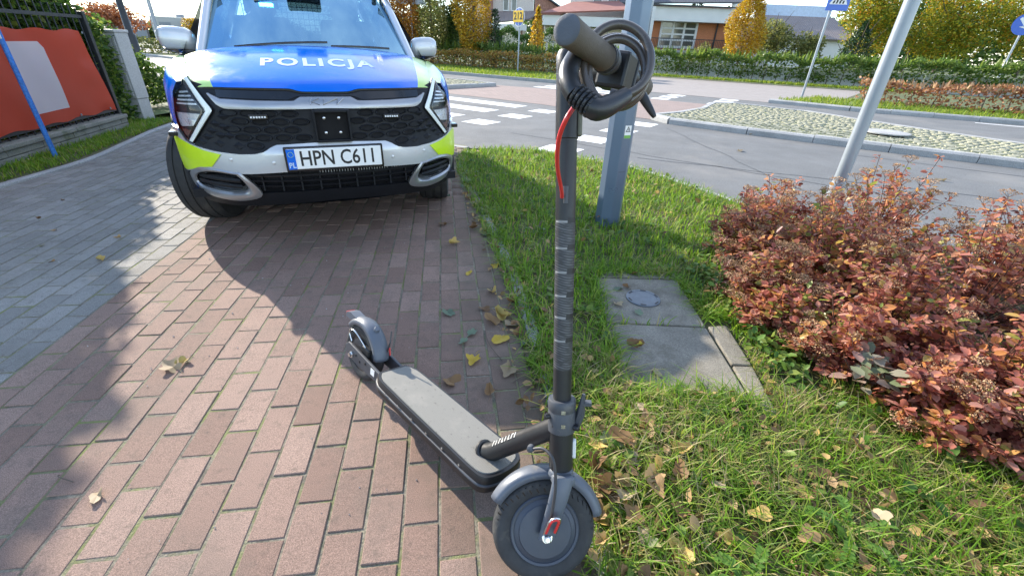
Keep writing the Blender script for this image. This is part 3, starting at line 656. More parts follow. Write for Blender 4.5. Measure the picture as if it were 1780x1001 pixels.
# ------------------------------------------------------------------ houses
m_pink = mat('pale_plaster', (.58, .52, .47), .9, 0, .05, 1, fine=20); m_cream = mat('cream_plaster', (.66, .61, .52), .9, 0, .05, 1, fine=20)
m_oran = mat('orange_plaster', (.50, .19, .085), .9, 0, .06, 1, fine=20); m_brickred = mat('brown_clinker', (.30, .155, .11), .85, 0, .12, 3, fine=8)
m_wht = mat('house_white', (.70, .70, .67), .8, 0, .05, 1); m_glass = mat('house_window_glass', (.05, .065, .075), .08, 0, .3, .8, spec=.8)
def roofmat(name, base, sx=3.2):
    m, t, p, o = nodes(name); c = N(t, 'ShaderNodeTexCoord'); w = N(t, 'ShaderNodeTexWave'); w.inputs['Scale'].default_value = sx; w.bands_direction = 'X'
    t.links.new(c.outputs['Object'], w.inputs['Vector']); cc = mixc(t, mrange(t, noise(t, 1.5, 4), .3, .7, 0, .5), base, tuple(x * .7 for x in base)); t.links.new(cc, p.inputs['Base Color']); p.inputs['Roughness'].default_value = .75
    bump(t, p, w.outputs['Fac'], .6, .05); return m
m_roofred = roofmat('red_metal_roof', (.33, .13, .10)); m_roofgrey = roofmat('grey_tile_roof', (.10, .105, .12)); m_roofbr = roofmat('brown_sheet_roof', (.27, .22, .20), 1.6)
def part(name, m, root, boxes, bevel=0):
    mb = MB()
    for c, d in boxes: mb.box(c, d)
    return mb.build(name, m, root, bevel=bevel)
def slope(name, m, root, quad, th=.12):
    q = [Vector(p) for p in quad]; n = (q[1] - q[0]).cross(q[3] - q[0]).normalized() * th
    if n.z < 0: n = -n
    mb = MB(); mb.add(q + [p + n for p in q], [(0, 1, 2, 3), (7, 6, 5, 4), (0, 4, 5, 1), (1, 5, 6, 2), (2, 6, 7, 3), (3, 7, 4, 0)]); return mb.build(name, m, root)
def window(root, x0, x1, z0, z1, y, nx=2, nz=1, fr=.07, mu=.05):
    w = part('window', m_wht, root, [((x0 + fr / 2, y, (z0 + z1) / 2), (fr, .1, z1 - z0)), ((x1 - fr / 2, y, (z0 + z1) / 2), (fr, .1, z1 - z0)), (((x0 + x1) / 2, y + .002, z0 + fr / 2), (x1 - x0 - .002, .1, fr)), (((x0 + x1) / 2, y + .002, z1 - fr / 2), (x1 - x0 - .002, .1, fr))])
    for i in range(nx):
        for k in range(nz):
            a = x0 + fr + (x1 - x0 - 2 * fr) * i / nx; b = x0 + fr + (x1 - x0 - 2 * fr) * (i + 1) / nx; c = z0 + fr + (z1 - z0 - 2 * fr) * k / nz; d = z0 + fr + (z1 - z0 - 2 * fr) * (k + 1) / nz
            part('pane', m_glass, w, [(((a + b) / 2, y + .03, (c + d) / 2), (b - a - .04, .02, d - c - .04))])
    part('glazing_bar', m_wht, w, [((x0 + fr + (x1 - x0 - 2 * fr) * i / nx, y + .01, (z0 + z1) / 2), (mu, .06, z1 - z0 - .03)) for i in range(1, nx)] + [(((x0 + x1) / 2, y + .012, z0 + fr + (z1 - z0 - 2 * fr) * k / nz), (x1 - x0 - .03, .05, mu * .7)) for k in range(1, nz)] + [(((x0 + x1) / 2, y + .035, (z0 + z1) / 2), (x1 - x0 - .05, .01, z1 - z0 - .05))][:1 if nx == 1 and nz == 1 else 99])
    return w
# orange house on the right of the lamp post
ho = empty('orange_house', (16, 50, 0)); tag(ho, 'orange plastered house with grey tiled roof and large white balcony window', 'house')
part('wall', m_oran, ho, [((-.2, 3.5, 2.6), (8.8, 7, 5.2))])
part('plinth', m_wht, ho, [((-.2, 3.4, .6), (9.0, 7.1, 1.2))])
part('fascia_wall', m_wht, ho, [((-.5, -.6, 4.35), (9.6, 1.4, 1.15))])
slope('roof', m_roofgrey, ho, [(-7, -1.6, 4.95), (4.5, -1.6, 5.35), (2.6, 3.4, 7.6), (-7, 3.4, 7.2)])
part('gutter', m_darkmetal, ho, [((-.6, -1.62, 5.0), (9.8, .12, .12))])
slope('gable_roof', m_wht, ho, [(3.6, -.9, 4.0), (6.2, 1.5, 5.2), (6.2, 1.5, 7.6), (3.6, -.9, 5.5)], .1)
w = window(ho, -2.5, 1.15, 1.55, 3.95, -.06, 3, 4, .2, .2)
part('downpipe', m_darkmetal, ho, [((3.0, -.1, 2.5), (.12, .12, 4.4))])
bal = part('balcony_slab', m_kerb, ho, [((-.5, -.6, 1.3), (8.6, 1.2, .2))])
rl = part('balcony_railing', m_darkmetal, ho, [((-.5, -1.15, 2.35), (8.6, .05, .06)), ((-.5, -1.15, 1.5), (8.6, .05, .05))])
part('baluster', m_darkmetal, rl, [((x, -1.15, 1.93), (.03, .03, .9)) for x in np.arange(-4.7, 3.8, .16)])
part('annex_wall', m_wht, ho, [((6.2, -1.5, 1.0), (3.2, 3, 2.4))])
slope('annex_roof', m_roofbr, ho, [(3.8, -3.4, 2.35), (9.0, -3.4, 2.35), (8.4, -.6, 4.2), (5.4, -.6, 4.2)])
part('annex_door', m_pink, ho, [((6.6, -3.02, .9), (1.4, .06, 1.9))])
# pale house with red roof behind the handlebar
hp = empty('pale_red_roofed_house', (6.2, 46, 0)); tag(hp, 'pale house with low red metal roof behind the scooter handlebar', 'house')
part('wall', m_cream, hp, [((-.4, 4, 1.7), (7.4, 6, 3.4))])
part('fascia_wall', m_wht, hp, [((-.5, .2, 3.3), (7.8, 1.8, .75))])
slope('roof', m_roofred, hp, [(-4.6, -1.0, 3.7), (3.2, -1.0, 4.2), (2.8, 3, 5.1), (-1.5, 3, 4.9)])
part('upper_wall', m_pink, hp, [((1.6, 7, 4.9), (6.6, 6, 4.0))])
for x in (.9, 2.3): window(hp, x - .45, x + .45, 4.75, 6.2, 3.96, 1, 1)
window(hp, -.2, 1.8, 1.6, 2.95, .97, 3, 1); window(hp, -3.6, -2.4, 1.6, 2.9, .97, 2, 1)
part('chimney', m_brickred, hp, [((3.35, .4, 4.0), (.4, .6, 1.5))])
part('side_annex', m_wht, hp, [((4.8, 3, 2.4), (2.3, 3, 4.8))])
window(hp, 4.3, 5.2, 2.4, 4.2, 1.46, 1, 3)
# clinker gabled house behind the route sign
hc = empty('clinker_house', (-.6, 50, 0)); tag(hc, 'beige house with brown clinker gable behind the route sign', 'house')
part('wall', m_cream, hc, [((-1.2, 2.5, 1.3), (4.4, 5, 2.6))]); part('upper_wall', m_pink, hc, [((-.4, 3, 4.9), (4.0, 5, 2.4))])
slope('lower_roof', m_roofbr, hc, [(-2.2, -1.2, 3.0), (1.2, -1.2, 3.4), (2.4, .6, 4.2), (-2.2, .6, 4.0)])
slope('eaves', m_wht, hc, [(-2.6, -1.3, 2.5), (1.0, -1.3, 2.5), (1.0, -1.3, 3.0), (-2.6, -1.3, 3.0)], .1)
mb = MB(); mb.add([(1.7, .4, 0), (4.4, .4, 0), (4.4, .4, 4.4), (1.7, .4, 5.9), (1.7, 5, 0), (4.4, 5, 0), (4.4, 5, 4.4), (1.7, 5, 5.9)], [(0, 1, 2, 3), (4, 7, 6, 5), (1, 5, 6, 2), (0, 3, 7, 4)]); mb.build('gable_wall', m_brickred, hc)
slope('gable_roof', m_roofgrey, hc, [(1.4, .0, 6.1), (4.9, .0, 4.2), (4.9, 5.2, 4.2), (1.4, 5.2, 6.1)])
for x in (-1.1, -.3): window(hc, x - .28, x + .28, 4.15, 5.2, .46, 1, 1)
part('corner_pillar', m_brickred, hc, [((-2.7, .2, 4.0), (.7, .6, 8))]); part('end_wall', m_pink, hc, [((-3.8, 1.0, 4.0), (1.5, 3, 8))])
part('door', m_darkmetal, hc, [((-1.7, -.03, 1.1), (.7, .06, 2.0))]); part('downpipe', m_brickred, hc, [((.55, -.05, 1.3), (.1, .1, 2.6))])
# workshop with sheet roof behind the crossing sign
hs = empty('sheet_roofed_shed', (26.2, 46, 0)); tag(hs, 'low white shed with brown sheet roof behind the crossing sign', 'shed')
part('wall', m_wht, hs, [((0, 2, 1.3), (6.5, 4, 2.6))]); slope('roof', m_roofbr, hs, [(-3.6, -.4, 2.6), (3.8, -.4, 2.6), (3.4, 3.4, 4.5), (-3.2, 3.4, 4.5)]); part('upper_panel', mat('pale_blue_panel', (.42, .52, .66), .6), hs, [((0, 4.4, 4.9), (7.2, .2, 1.3))]); part('gable_board', m_wht, hs, [((3.9, .2, 2.2), (.12, .6, 3.6))])
# distant halls at the left
m_hall = mat('hall_cladding', (.42, .42, .40), .8, 0, .1, .1); m_hall2 = mat('hall_cladding_dark', (.25, .27, .29), .8, 0, .1, .1)
for i, (x, y, w_, h_, m_, lab) in enumerate([(-66, 82, 7, 2.6, m_hall2, 'dark grey distant hall at the left, half hidden by greenery'), (-59, 85, 6, 3.2, m_hall, 'light grey distant hall left of the far lamp column'), (-52.5, 84, 6.2, 3.0, m_hall2, 'wide distant hall directly left of the car mirror')]):
    hb = empty('distant_hall', (x, y, 0), R(35)); tag(hb, lab, 'building', 'distant halls at the left')
    part('wall', m_, hb, [((0, 0, h_ / 2), (w_, 8, h_))]); part('parapet', m_wht, hb, [((0, 0, h_ + .08), (w_ + .1, 8.1, .16))]); part('gate', m_hall if m_ is m_hall2 else m_hall2, hb, [((-w_ * .2, -4.03, h_ * .4), (w_ * .25, .06, h_ * .8))]); part('rooftop_unit', m_hall2, hb, [((w_ * .2, 0, h_ + .4), (1.2, 1, .5))])
# low white garden wall behind the right hedge
gw = empty('garden_wall', (0, 0, 0)); tag(gw, 'low white garden wall glimpsed through the right hedge', 'wall')
for k in range(12):
    a = Vector((*uv(-4 + k * 2.2, 20.6), 0)); mb = MB(); mb.box(a + Vector((0, 0, .35)), (2.15, .15, .8), rot=Matrix.Rotation(math.atan2(-.55, .835), 3, 'Z')); mb.build('wall_panel', m_wht, gw)
# ================================================================== VEGETATION
m_grass = leafmat('grass_blades', [(0, (.09, .20, .012)), (.4, (.17, .335, .022)), (.74, (.28, .43, .045)), (.92, (.38, .40, .08)), (1, (.46, .39, .19))], .52, .5)
m_dry = leafmat('dry_grass_blades', [(0, (.14, .18, .035)), (.45, (.24, .26, .06)), (.75, (.36, .31, .12)), (1, (.45, .37, .21))], .35, .6)
m_fargrass = leafmat('far_grass_blades', [(0, (.13, .22, .02)), (.5, (.21, .31, .035)), (1, (.33, .37, .06))], .5, .55)
m_stem = mat('shrub_stem', (.11, .055, .035), .8, 0, .3, 20)
m_bark = mat('tree_bark', (.11, .085, .065), .9, 0, .3, 6, bmp=.6, bs=20)
shrub_poly = [(1.40, 2.75), (1.17, 2.1), (1.33, 1.4), (1.5, 1.14), (1.75, .92), (2.4, .3), (4.2, .6), (4.6, 2.0), (2.9, 3.3), (1.9, 3.25)]
slab_holes = [s1, s2, [(.96, 2.34), (1.09, 1.86), (1.07, 1.5), (1.03, 1.22), (.95, 1.22)]]
near_v = [p for p in verge_poly]
def camkeep(P, ymin=.2, amax=56, dmax=99):
    d = np.hypot(P[:, 0], P[:, 1]); k = np.array([inframe(p[0], p[1], 0, .75) for p in P]); return P[k & (P[:, 1] > ymin) & (d < dmax)]
def patchy(P, sc_, lo, hi, seed=0):
    """keep points with a probability that wanders over the ground"""
    q = P * sc_; f = .5 + .25 * np.sin(q[:, 0] * 1.7 + seed) * np.cos(q[:, 1] * 2.3 + 1.3 * seed) + .25 * np.sin(q[:, 0] * 4.1 + q[:, 1] * 3.3 + seed)
    return P[rng.random(len(P)) < lo + (hi - lo) * f]
front_poly = [(x, y) for x, y in [(.36, -.1), (.27, .5), (.16, 1.30), (.10, 1.6), (1.1, 1.6), (1.1, 1.3), (1.3, 1.4), (1.9, 1.2), (2.6, .3), (2.6, -.1)]]
P = camkeep(scatter(front_poly, 20000, slab_holes), -.1); kind(blades('grass', patchy(P, 3, .25, 1., 2), .095, .0042, m_grass, None, .9), 'stuff', 'long green grass blades in the near verge')
P = camkeep(scatter(front_poly, 14000, slab_holes), -.1); kind(blades('dry_grass', patchy(P, 2.5, .1, 1., 5), .10, .0034, m_dry, None, 1.2), 'stuff', 'dry straw coloured grass blades in the near verge')
P = camkeep(scatter(near_v, 62000, slab_holes + [shrub_poly]), 1.5, 58, 8); kind(blades('grass', patchy(P, 2.2, .45, 1., 1), .078, .0068, m_grass, None, .8), 'stuff', 'short green grass of the verge between path and road')
P = camkeep(scatter(near_v, 9000, slab_holes + [shrub_poly]), 1.5, 58, 8); kind(blades('dry_grass', patchy(P, 3, .1, .9, 3), .06, .004, m_dry, None, 1.1), 'stuff', 'dry blades among the verge grass')
lap = np.concatenate([scatter([(.45, 1.36), (.98, 1.33), (.98, 1.25), (.45, 1.22)], 500), scatter([(.44, 2.3), (.51, 2.3), (.49, 1.35), (.42, 1.35)], 420), scatter([(.46, 2.46), (1.02, 2.46), (1.02, 2.38), (.46, 2.36)], 420), scatter([(.96, 2.34), (1.06, 2.3), (1.12, 1.9), (.99, 1.88)], 420)]); kind(blades('edge_grass', lap, .075, .005, m_grass, None, 1.5), 'stuff', 'grass creeping over the edges of the concrete slabs')
edge = patchy(scatter([(a[0] - .035, a[1]) for a in kerb_l] + [(a[0] + .12, a[1]) for a in kerb_l[::-1]], 8000), 5, .05, 1., 6); kind(blades('edge_grass', edge, .065, .0055, m_grass, None, 1.3), 'stuff', 'grass hanging over the path edging')
ls = [(-4.43, 2.2), (-4.5, 3.57), (-4.58, 4.51), (-4.86, 5.4), (-5.12, 6.2), (-5.35, 7.1), (-6.1, 7.2), (-5.6, 6.5), (-5.05, 4.4), (-4.6, 2.3)]
sheet('fence_strip', [(p[0] + .05, p[1]) for p in ls], -.003, m_verge)
kind(blades('grass', patchy(scatter(ls, 9000), 3, .3, 1, 4), .06, .007, m_grass, None, .9), 'stuff', 'grass strip below the garden fence')
def far_grass(poly, n, h, w, lab): kind(blades('grass', camkeep(scatter(poly, n), 1, 60), h, w, m_fargrass, None, .6, .05), 'stuff', lab)
far_grass([uv(*p) for p in [(3.6, 8.35), (5.5, 8.1), (9, 8.35), (26, 8.5), (26, 11.5), (6, 11), (4.6, 11)]], 14000, .11, .022, 'bright grass along the far right kerb')
far_grass([uv(*p) for p in [(-3.7, 8.95), (-10, 9), (-30, 9.2), (-30, 13), (-9, 13.6), (-5, 12.5)]], 14000, .12, .03, 'bright grass strip before the brown hedge')
far_grass([uv(*p) for p in [(-6, 18.3), (8, 18.3), (8, 19.2), (-6, 19.2)]], 5000, .12, .04, 'grass strip below the right hedge')
far_grass([p for p in lv[:6]] + [(-20, 12), (-7.5, 8.3)], 9000, .14, .03, 'grass beside the far left road')

def tmpl_round():
    return LEAF_V, LEAF_F
# ---- broad-leaved weeds in the verge
m_weed = leafmat('weed_leaf', [(0, (.05, .12, .02)), (.5, (.10, .20, .03)), (1, (.22, .27, .05))], .4, .5)
m_weedy = leafmat('yarrow_leaf', [(0, (.10, .21, .03)), (1, (.17, .30, .05))], .4, .6)
wp = np.concatenate([scatter(front_poly, 120, slab_holes), camkeep(scatter(near_v, 700, slab_holes + [shrub_poly]), 1.5, 50, 5.5)])
WP = np.repeat(wp, 4, 0) + rng.normal(0, .018, (len(wp) * 4, 2)); kind(leaves('weed_leaves', np.concatenate([WP, .02 + .03 * rng.random((len(WP), 1))], 1), .03 + .03 * rng.random(len(WP)), m_weed, None, .9, .5), 'stuff', 'broad weed leaves among the grass')
for i, (x, y, n_, lab) in enumerate([(.62, .60, 6, 'feathery green yarrow rosette in the grass nearest the bottom edge'), (.98, .75, 5, 'feathery green yarrow rosette in the grass toward the shrubs')]):
    root = empty('yarrow_plant', (x, y, 0)); tag(root, lab, 'weed', 'yarrow rosettes in the grass')
    for k in range(n_):
        a = k * 2 * math.pi / n_ + random.uniform(-.3, .3); L_ = random.uniform(.08, .13); P_ = []; D_ = []
        for t_ in np.linspace(.15, 1, 16):
            c = np.array([math.cos(a) * L_ * t_, math.sin(a) * L_ * t_, .015 + .05 * math.sin(t_ * 2.4)])
            for s_ in (-1, 1):
                P_.append(c); D_.append(np.array([-math.sin(a) * s_ + math.cos(a) * .5, math.cos(a) * s_ + math.sin(a) * .5, .1]) * 3)
        o = leaves('frond', np.array(P_), .018, m_weedy, root, .9, .2, None, np.array(D_)); o.name = 'frond'

# ---- reddish spiraea shrubs
m_spi = leafmat('spiraea_leaf', [(0, (.15, .045, .035)), (.16, (.33, .10, .075)), (.42, (.50, .19, .14)), (.62, (.62, .31, .23)), (.78, (.62, .26, .09)), (.91, (.56, .38, .11)), (1, (.26, .31, .07))], .5, .34)
m_head = leafmat('spiraea_seed_head', [(0, (.22, .12, .06)), (.5, (.36, .21, .11)), (1, (.47, .32, .19))], .1, .8)
def shrub(x, y, r_, h_, lab, stems=78, dens=44, heads=.62):
    root = empty('spiraea_shrub', (x, y, 0)); tag(root, lab, 'shrub', 'reddish shrubs beside the slabs')
    sm = MB(); LP = []; LD = []; HP = []
    for k in range(stems):
        a = random.uniform(0, 2 * math.pi); q = math.sqrt(random.random()); rr = r_ * q; hh = h_ * (1 - .38 * q * q) * random.choice((random.uniform(.62, 1.05), random.uniform(.62, 1.05), random.uniform(.9, 1.28))) * (random.uniform(.22, 1) if q > .62 else 1)
        b = Vector((math.cos(a) * rr * .25, math.sin(a) * rr * .25, 0)); t = Vector((math.cos(a) * rr, math.sin(a) * rr, hh)); m_ = (b + t) / 2 + Vector((random.uniform(-.03, .03), random.uniform(-.03, .03), .12 * h_))
        pth = smooth_path([b, m_, t], 4); sm.tube(pth, [.0035 - .002 * i / (len(pth) - 1) for i in range(len(pth))], 4, cap=False)
        for i in range(dens):
            f = random.random() ** .7; f = .12 + .88 * f; idx = f * (len(pth) - 1); i0 = int(min(idx, len(pth) - 2)); p = pth[i0].lerp(pth[i0 + 1], idx - i0)
            d = Vector((random.gauss(0, 1), random.gauss(0, 1), random.gauss(.15, .4))).normalized(); LP.append(p + d * .012); LD.append(d)
        if random.random() < heads: HP.append(t)
    kind(sm.build('stems', m_stem, root, 60), 'stuff')
    LP = np.array(LP); fo_ = leaves('foliage', LP, .017 + .032 * rng.random(len(LP)) ** 1.8, m_spi, root, .75, .8, None, np.array(LD) * 1.4)
    if HP:
        bits = []; br = MB()
        for t in HP:
            R_ = random.uniform(.018, .07); n_ = int(40 + 1700 * R_)
            for i in range(n_):
                a = random.uniform(0, 6.283); q = math.sqrt(random.random()); z = .03 + .012 * math.cos(q * 1.5) + random.uniform(-.007, .006); bits.append((t.x + math.cos(a) * q * R_, t.y + math.sin(a) * q * R_, t.z + z))
            for i in range(7):
                a = i * .9; br.tube([t, t + Vector((math.cos(a) * R_ * .7, math.sin(a) * R_ * .7, .03))], .0009, 3, cap=False)
        sh = leaves('seed_heads', np.array(bits), .0055 + .004 * rng.random(len(bits)), m_head, root, .1, 1.); kind(sh, 'stuff'); kind(br.build('seed_stalks', m_stem, root), 'stuff')
    return root
SH = [(1.56, 2.64, .30, .40, 'low reddish shrub at the far left end of the bed'), (1.40, 2.08, .27, .33, 'dark red shrub touching the right edge of the covered slab'), (1.86, 2.95, .36, .42, 'brownish shrub around the foot of the sign post'), (1.90, 2.35, .38, .50, 'dense red shrub in the middle of the bed'), (1.50, 1.60, .27, .29, 'low crimson shrub at the front beside the lower slab'), (2.40, 2.72, .40, .60, 'tallest shrub with brown seed heads right of the sign post'), (2.42, 2.02, .42, .52, 'red shrub with brown seed heads behind the front row'), (1.90, 1.32, .36, .38, 'bright red shrub at the front of the bed near the right edge'), (3.05, 2.45, .42, .58, 'brown headed shrub at the far right edge of the picture'), (2.72, 1.45, .42, .50, 'reddish shrub at the right edge of the picture'), (1.90, .96, .27, .27, 'low red shrub in the lower right corner'), (2.3, .66, .3, .30, 'shrub cut off by the lower right edge'), (1.30, 1.82, .19, .22, 'small low shrub between the slab strip and the red bed'), (1.60, 1.20, .24, .25, 'low crimson shrub leaning over the near grass'), (1.78, 1.75, .34, .44, 'rounded red shrub just behind the front row')]
for s in SH: shrub(*s, heads=.6 if s[1] > 1.9 else .16)
# pale leaved young shoot at the front of the bed
m_pale = leafmat('pale_shoot_leaf', [(0, (.16, .20, .10)), (.5, (.30, .26, .20)), (1, (.38, .20, .17))], .3, .45)
for i, (x, y, n_, lab) in enumerate([(1.42, 1.36, 26, 'pale pinkish green shoot at the front of the red bed')]):
    root = empty('young_shoot', (x, y, 0)); tag(root, lab, 'shrub'); mb = MB()
    for k in range(5): a = k * 1.26; mb.tube([(0, 0, 0), (.05 * math.cos(a), .05 * math.sin(a), .10), (.10 * math.cos(a), .10 * math.sin(a), .16)], .002, 5)
    mb.build('stems', m_stem, root); P_ = np.array([(math.cos(k * 2.4) * .1 * random.random(), math.sin(k * 2.4) * .1 * random.random(), .08 + .1 * random.random()) for k in range(n_ * 2)]); leaves('foliage', P_, .055 + .02 * rng.random(len(P_)), m_pale, root, .8, .5)
# low leafy ground cover under the front edge of the bed
gc = scatter([(1.06, 2.5), (1.2, 2.55), (1.22, 2.1), (1.3, 1.6), (1.2, 1.3), (1.1, 1.5), (1.12, 1.9)], 500); kind(leaves('ground_cover', np.concatenate([gc, .02 + .08 * rng.random((len(gc), 1))], 1), .025 + .025 * rng.random(len(gc)), m_weed, None, .8, .6), 'stuff', 'green ground cover between the slabs and the shrubs')

# ---- hedges, trees
def cloud(n, c, r, shell=.55, flat=None):
    d = rng.normal(size=(n, 3)); d /= np.linalg.norm(d, axis=1)[:, None]; q = (shell ** 3 + (1 - shell ** 3) * rng.random(n)) ** (1 / 3); return np.array(c) + d * q[:, None] * np.array(r)
def hedge(name, a, b, w, h, n, size, m, label, tips=0, z0=.1, tipm=None):
    a = np.array(a); b = np.array(b); root = empty(name, (*((a + b) / 2), 0)); tag(root, label, 'hedge'); d = (b - a); L_ = np.hypot(*d); d = d / L_; nn = np.array([-d[1], d[0]]); c0 = (a + b) / 2
    t = (rng.random(n) - .5) * L_; s = rng.random(n); side = rng.random(n)
    off = np.where(side < .5, np.sign(rng.random(n) - .5) * (w / 2) * (1 - .12 * rng.random(n)), (rng.random(n) - .5) * w); z = np.where(side < .5, z0 + (h - z0) * rng.random(n), h * (1 - .14 * rng.random(n)))
    bump_ = .10 * h * (np.sin(t * 2.1 + a[0]) + .6 * np.sin(t * 5.3)) ; P = np.stack([d[0] * t + nn[0] * off, d[1] * t + nn[1] * off, z + bump_ * (z / h)], 1) + rng.normal(0, size * .35, (n, 3)); P[:, 2] = np.maximum(P[:, 2], .03)
    leaves('foliage', P, size * (.7 + .6 * rng.random(n)), m, root, .2, 1.)
    if tips:
        t = (rng.random(tips) - .5) * L_; o_ = (rng.random(tips) - .5) * w; P = np.stack([d[0] * t + nn[0] * o_, d[1] * t + nn[1] * o_, np.full(tips, h * .92)], 1); kind(blades('shoots', P, h * .32, size * .7, tipm or m, root, .3), 'stuff')
    mb = MB()
    for t in np.arange(-L_ / 2 + .2, L_ / 2, .55): mb.tube([(d[0] * t, d[1] * t, 0), (d[0] * t + random.uniform(-.1, .1), d[1] * t, h * .7)], [.025, .01], 5)
    kind(mb.build('trunks', m_bark, root), 'stuff')
    return root
m_hbrown = leafmat('brown_hedge_leaf', [(0, (.16, .09, .025)), (.35, (.32, .18, .04)), (.65, (.46, .27, .06)), (.85, (.29, .27, .06)), (1, (.15, .22, .04))], .45)
m_hgreen = leafmat('green_hedge_leaf', [(0, (.05, .105, .016)), (.5, (.11, .19, .03)), (1, (.22, .28, .06))], .5)
m_hdark = leafmat('clipped_hedge_leaf', [(0, (.03, .085, .014)), (.6, (.055, .13, .02)), (1, (.10, .19, .03))], .35)
m_hrust = leafmat('rusty_bed_leaf', [(0, (.20, .075, .035)), (.5, (.36, .155, .07)), (.85, (.46, .24, .12)), (1, (.20, .19, .06))], .4)
m_yellow = leafmat('yellow_leaf', [(0, (.26, .14, .014)), (.4, (.50, .29, .018)), (.75, (.64, .43, .03)), (1, (.36, .34, .06))], .45)
m_mapley = leafmat('maple_leaf', [(0, (.10, .17, .02)), (.35, (.22, .29, .03)), (.6, (.42, .40, .035)), (.88, (.62, .46, .035)), (1, (.60, .24, .02))], .48)
m_orange = leafmat('orange_leaf', [(0, (.20, .07, .012)), (.5, (.38, .16, .022)), (1, (.52, .28, .03))], .4)
m_grn = leafmat('green_tree_leaf', [(0, (.04, .09, .018)), (.6, (.09, .16, .034)), (1, (.17, .23, .06))], .45)
m_olive = leafmat('olive_leaf', [(0, (.10, .13, .04)), (.5, (.19, .215, .07)), (1, (.33, .31, .10))], .45)
m_conif = leafmat('conifer_needle', [(0, (.010, .034, .010)), (.7, (.022, .062, .016)), (1, (.04, .09, .02))], .15)
m_ivy = leafmat('ivy_leaf', [(0, (.03, .075, .014)), (.5, (.08, .155, .028)), (.85, (.16, .25, .045)), (1, (.28, .34, .07))], .5)
m_rust = leafmat('rust_tree_leaf', [(0, (.22, .07, .03)), (1, (.42, .17, .07))], .35)
hedge('brown_hedge', uv(-20, 13.7), uv(-4.2, 13.7), 1.1, .82, 9000, .10, m_hbrown, 'low golden brown hedge in front of the green one')
hedge('green_hedge', uv(-20, 15.6), uv(-4.0, 15.6), 1.1, 1.12, 7500, .11, m_hgreen, 'low green hedge with upright shoots behind the brown one', 500)
hedge('clipped_hedge', (-2.3, 30.4), (2.6, 30.4), .9, 1.95, 7000, .09, m_hdark, 'taller clipped dark green hedge behind the route sign')
hedge('right_hedge', uv(-4.5, 19.9), uv(26, 19.9), 1.1, 1.18, 20000, .12, m_hgreen, 'long green hedge across the far right', 500, .25)
hedge('rusty_shrub_bed', uv(5.6, 10.6), uv(26, 11.0), 1.5, .62, 11000, .085, m_hrust, 'rust coloured low hedge in the far right verge', 600, .05, m_head)
hedge('left_far_hedge', (-23, 29), (-15.5, 28.0), 1.2, .75, 2500, .14, m_olive, 'low green hedge beyond the left road')
def tree(name, x, y, rx, h_, zc, m, label, n, size, kind_='round', trunk=.09, lobes=9, group=None):
    root = empty(name, (x, y, 0)); tag(root, label, 'tree', group)
    mb = MB(); mb.tube([(0, 0, -.1), (.05, .02, h_ * .3), (0, 0, h_ * .85)], [trunk, trunk * .75, trunk * .2], 8)
    for k in range(9):
        a = k * 2.4; z = h_ * (.22 + .06 * k); mb.tube([(0, 0, z), (math.cos(a) * rx * .4, math.sin(a) * rx * .4, z + rx * .35), (math.cos(a) * rx * .75, math.sin(a) * rx * .75, z + rx * .8)], [trunk * .4, trunk * .25, trunk * .08], 5)
    mb.build('trunk', m_bark, root, 60); P = []
    if kind_ == 'column':
        t = rng.random(n); prof = np.sin(np.pi * np.clip(.14 + .8 * t, 0, 1)) ** .6; a = rng.random(n) * 6.283; q = np.sqrt(.25 + .75 * rng.random(n)) * (1 + .16 * np.sin(a * 3 + t * 9)); P = np.stack([np.cos(a) * q * rx * prof, np.sin(a) * q * rx * prof, zc + (h_ - zc) * t], 1)
    elif kind_ == 'cone':
        t = rng.random(n) ** 1.4; a = rng.random(n) * 6.283; q = np.sqrt(.3 + .7 * rng.random(n)) * (1 + .12 * np.sin(t * 40)); P = np.stack([np.cos(a) * q * rx * (1 - t) ** .8, np.sin(a) * q * rx * (1 - t) ** .8, zc + (h_ - zc) * t], 1)
    else:
        L_ = []; hz = (h_ - zc) / 2
        for k in range(lobes):
            c = cloud(1, (0, 0, zc + hz), (rx * .62, rx * .62, hz * .65), .4)[0]; L_.append(cloud(n // lobes, c, np.array([rx, rx, hz]) * random.uniform(.34, .52), .6))
        P = np.concatenate(L_)
    leaves('crown', np.asarray(P), size * (.7 + .6 * rng.random(len(P))), m, root, .25, 1.); return root
tree('columnar_hornbeam', -7.0, 30, .95, 5.2, .9, m_orange, 'orange columnar tree nearest the car mirror', 9000, .10, 'column', group='columnar trees behind the hedges')
tree('columnar_hornbeam', -5.55, 30.6, 1.05, 5.0, .9, m_olive, 'olive brown columnar tree behind the sign back', 9000, .10, 'column', group='columnar trees behind the hedges')
tree('columnar_hornbeam', -2.9, 29.6, 1.12, 5.6, .9, m_yellow, 'bright golden columnar tree left of the route sign', 12000, .095, 'column', group='columnar trees behind the hedges')
tree('green_shrub_tree', -4.35, 31.5, .95, 3.4, .3, m_grn, 'green bushy tree between the olive and golden columns', 3500, .13)
tree('dark_spruce', -9.2, 36, 1.8, 7, .3, m_conif, 'dark conifer behind the car roof edge', 5000, .16, 'cone')
tree('dark_spruce', -4.2, 37, 1.5, 7, .3, m_conif, 'dark conifer between the columnar trees', 4500, .16, 'cone')
tree('mixed_tree', -11.5, 34, 1.8, 6, .5, m_olive, 'olive tree seen above the right edge of the windscreen', 4000, .15)
tree('narrow_thuja', -1.62, 29.6, .36, 3.0, .2, m_conif, 'narrow dark green thuja beside the golden tree', 2200, .08, 'column')
tree('young_yellow_tree', .85, 28.6, .52, 3.15, 1.0, m_yellow, 'small yellow young tree right of the route sign', 1500, .11, 'cone', .04)
tree('golden_tree', 13.1, 30, 1.1, 4.1, .9, m_yellow, 'golden tree in front of the orange house', 10000, .10, 'column')
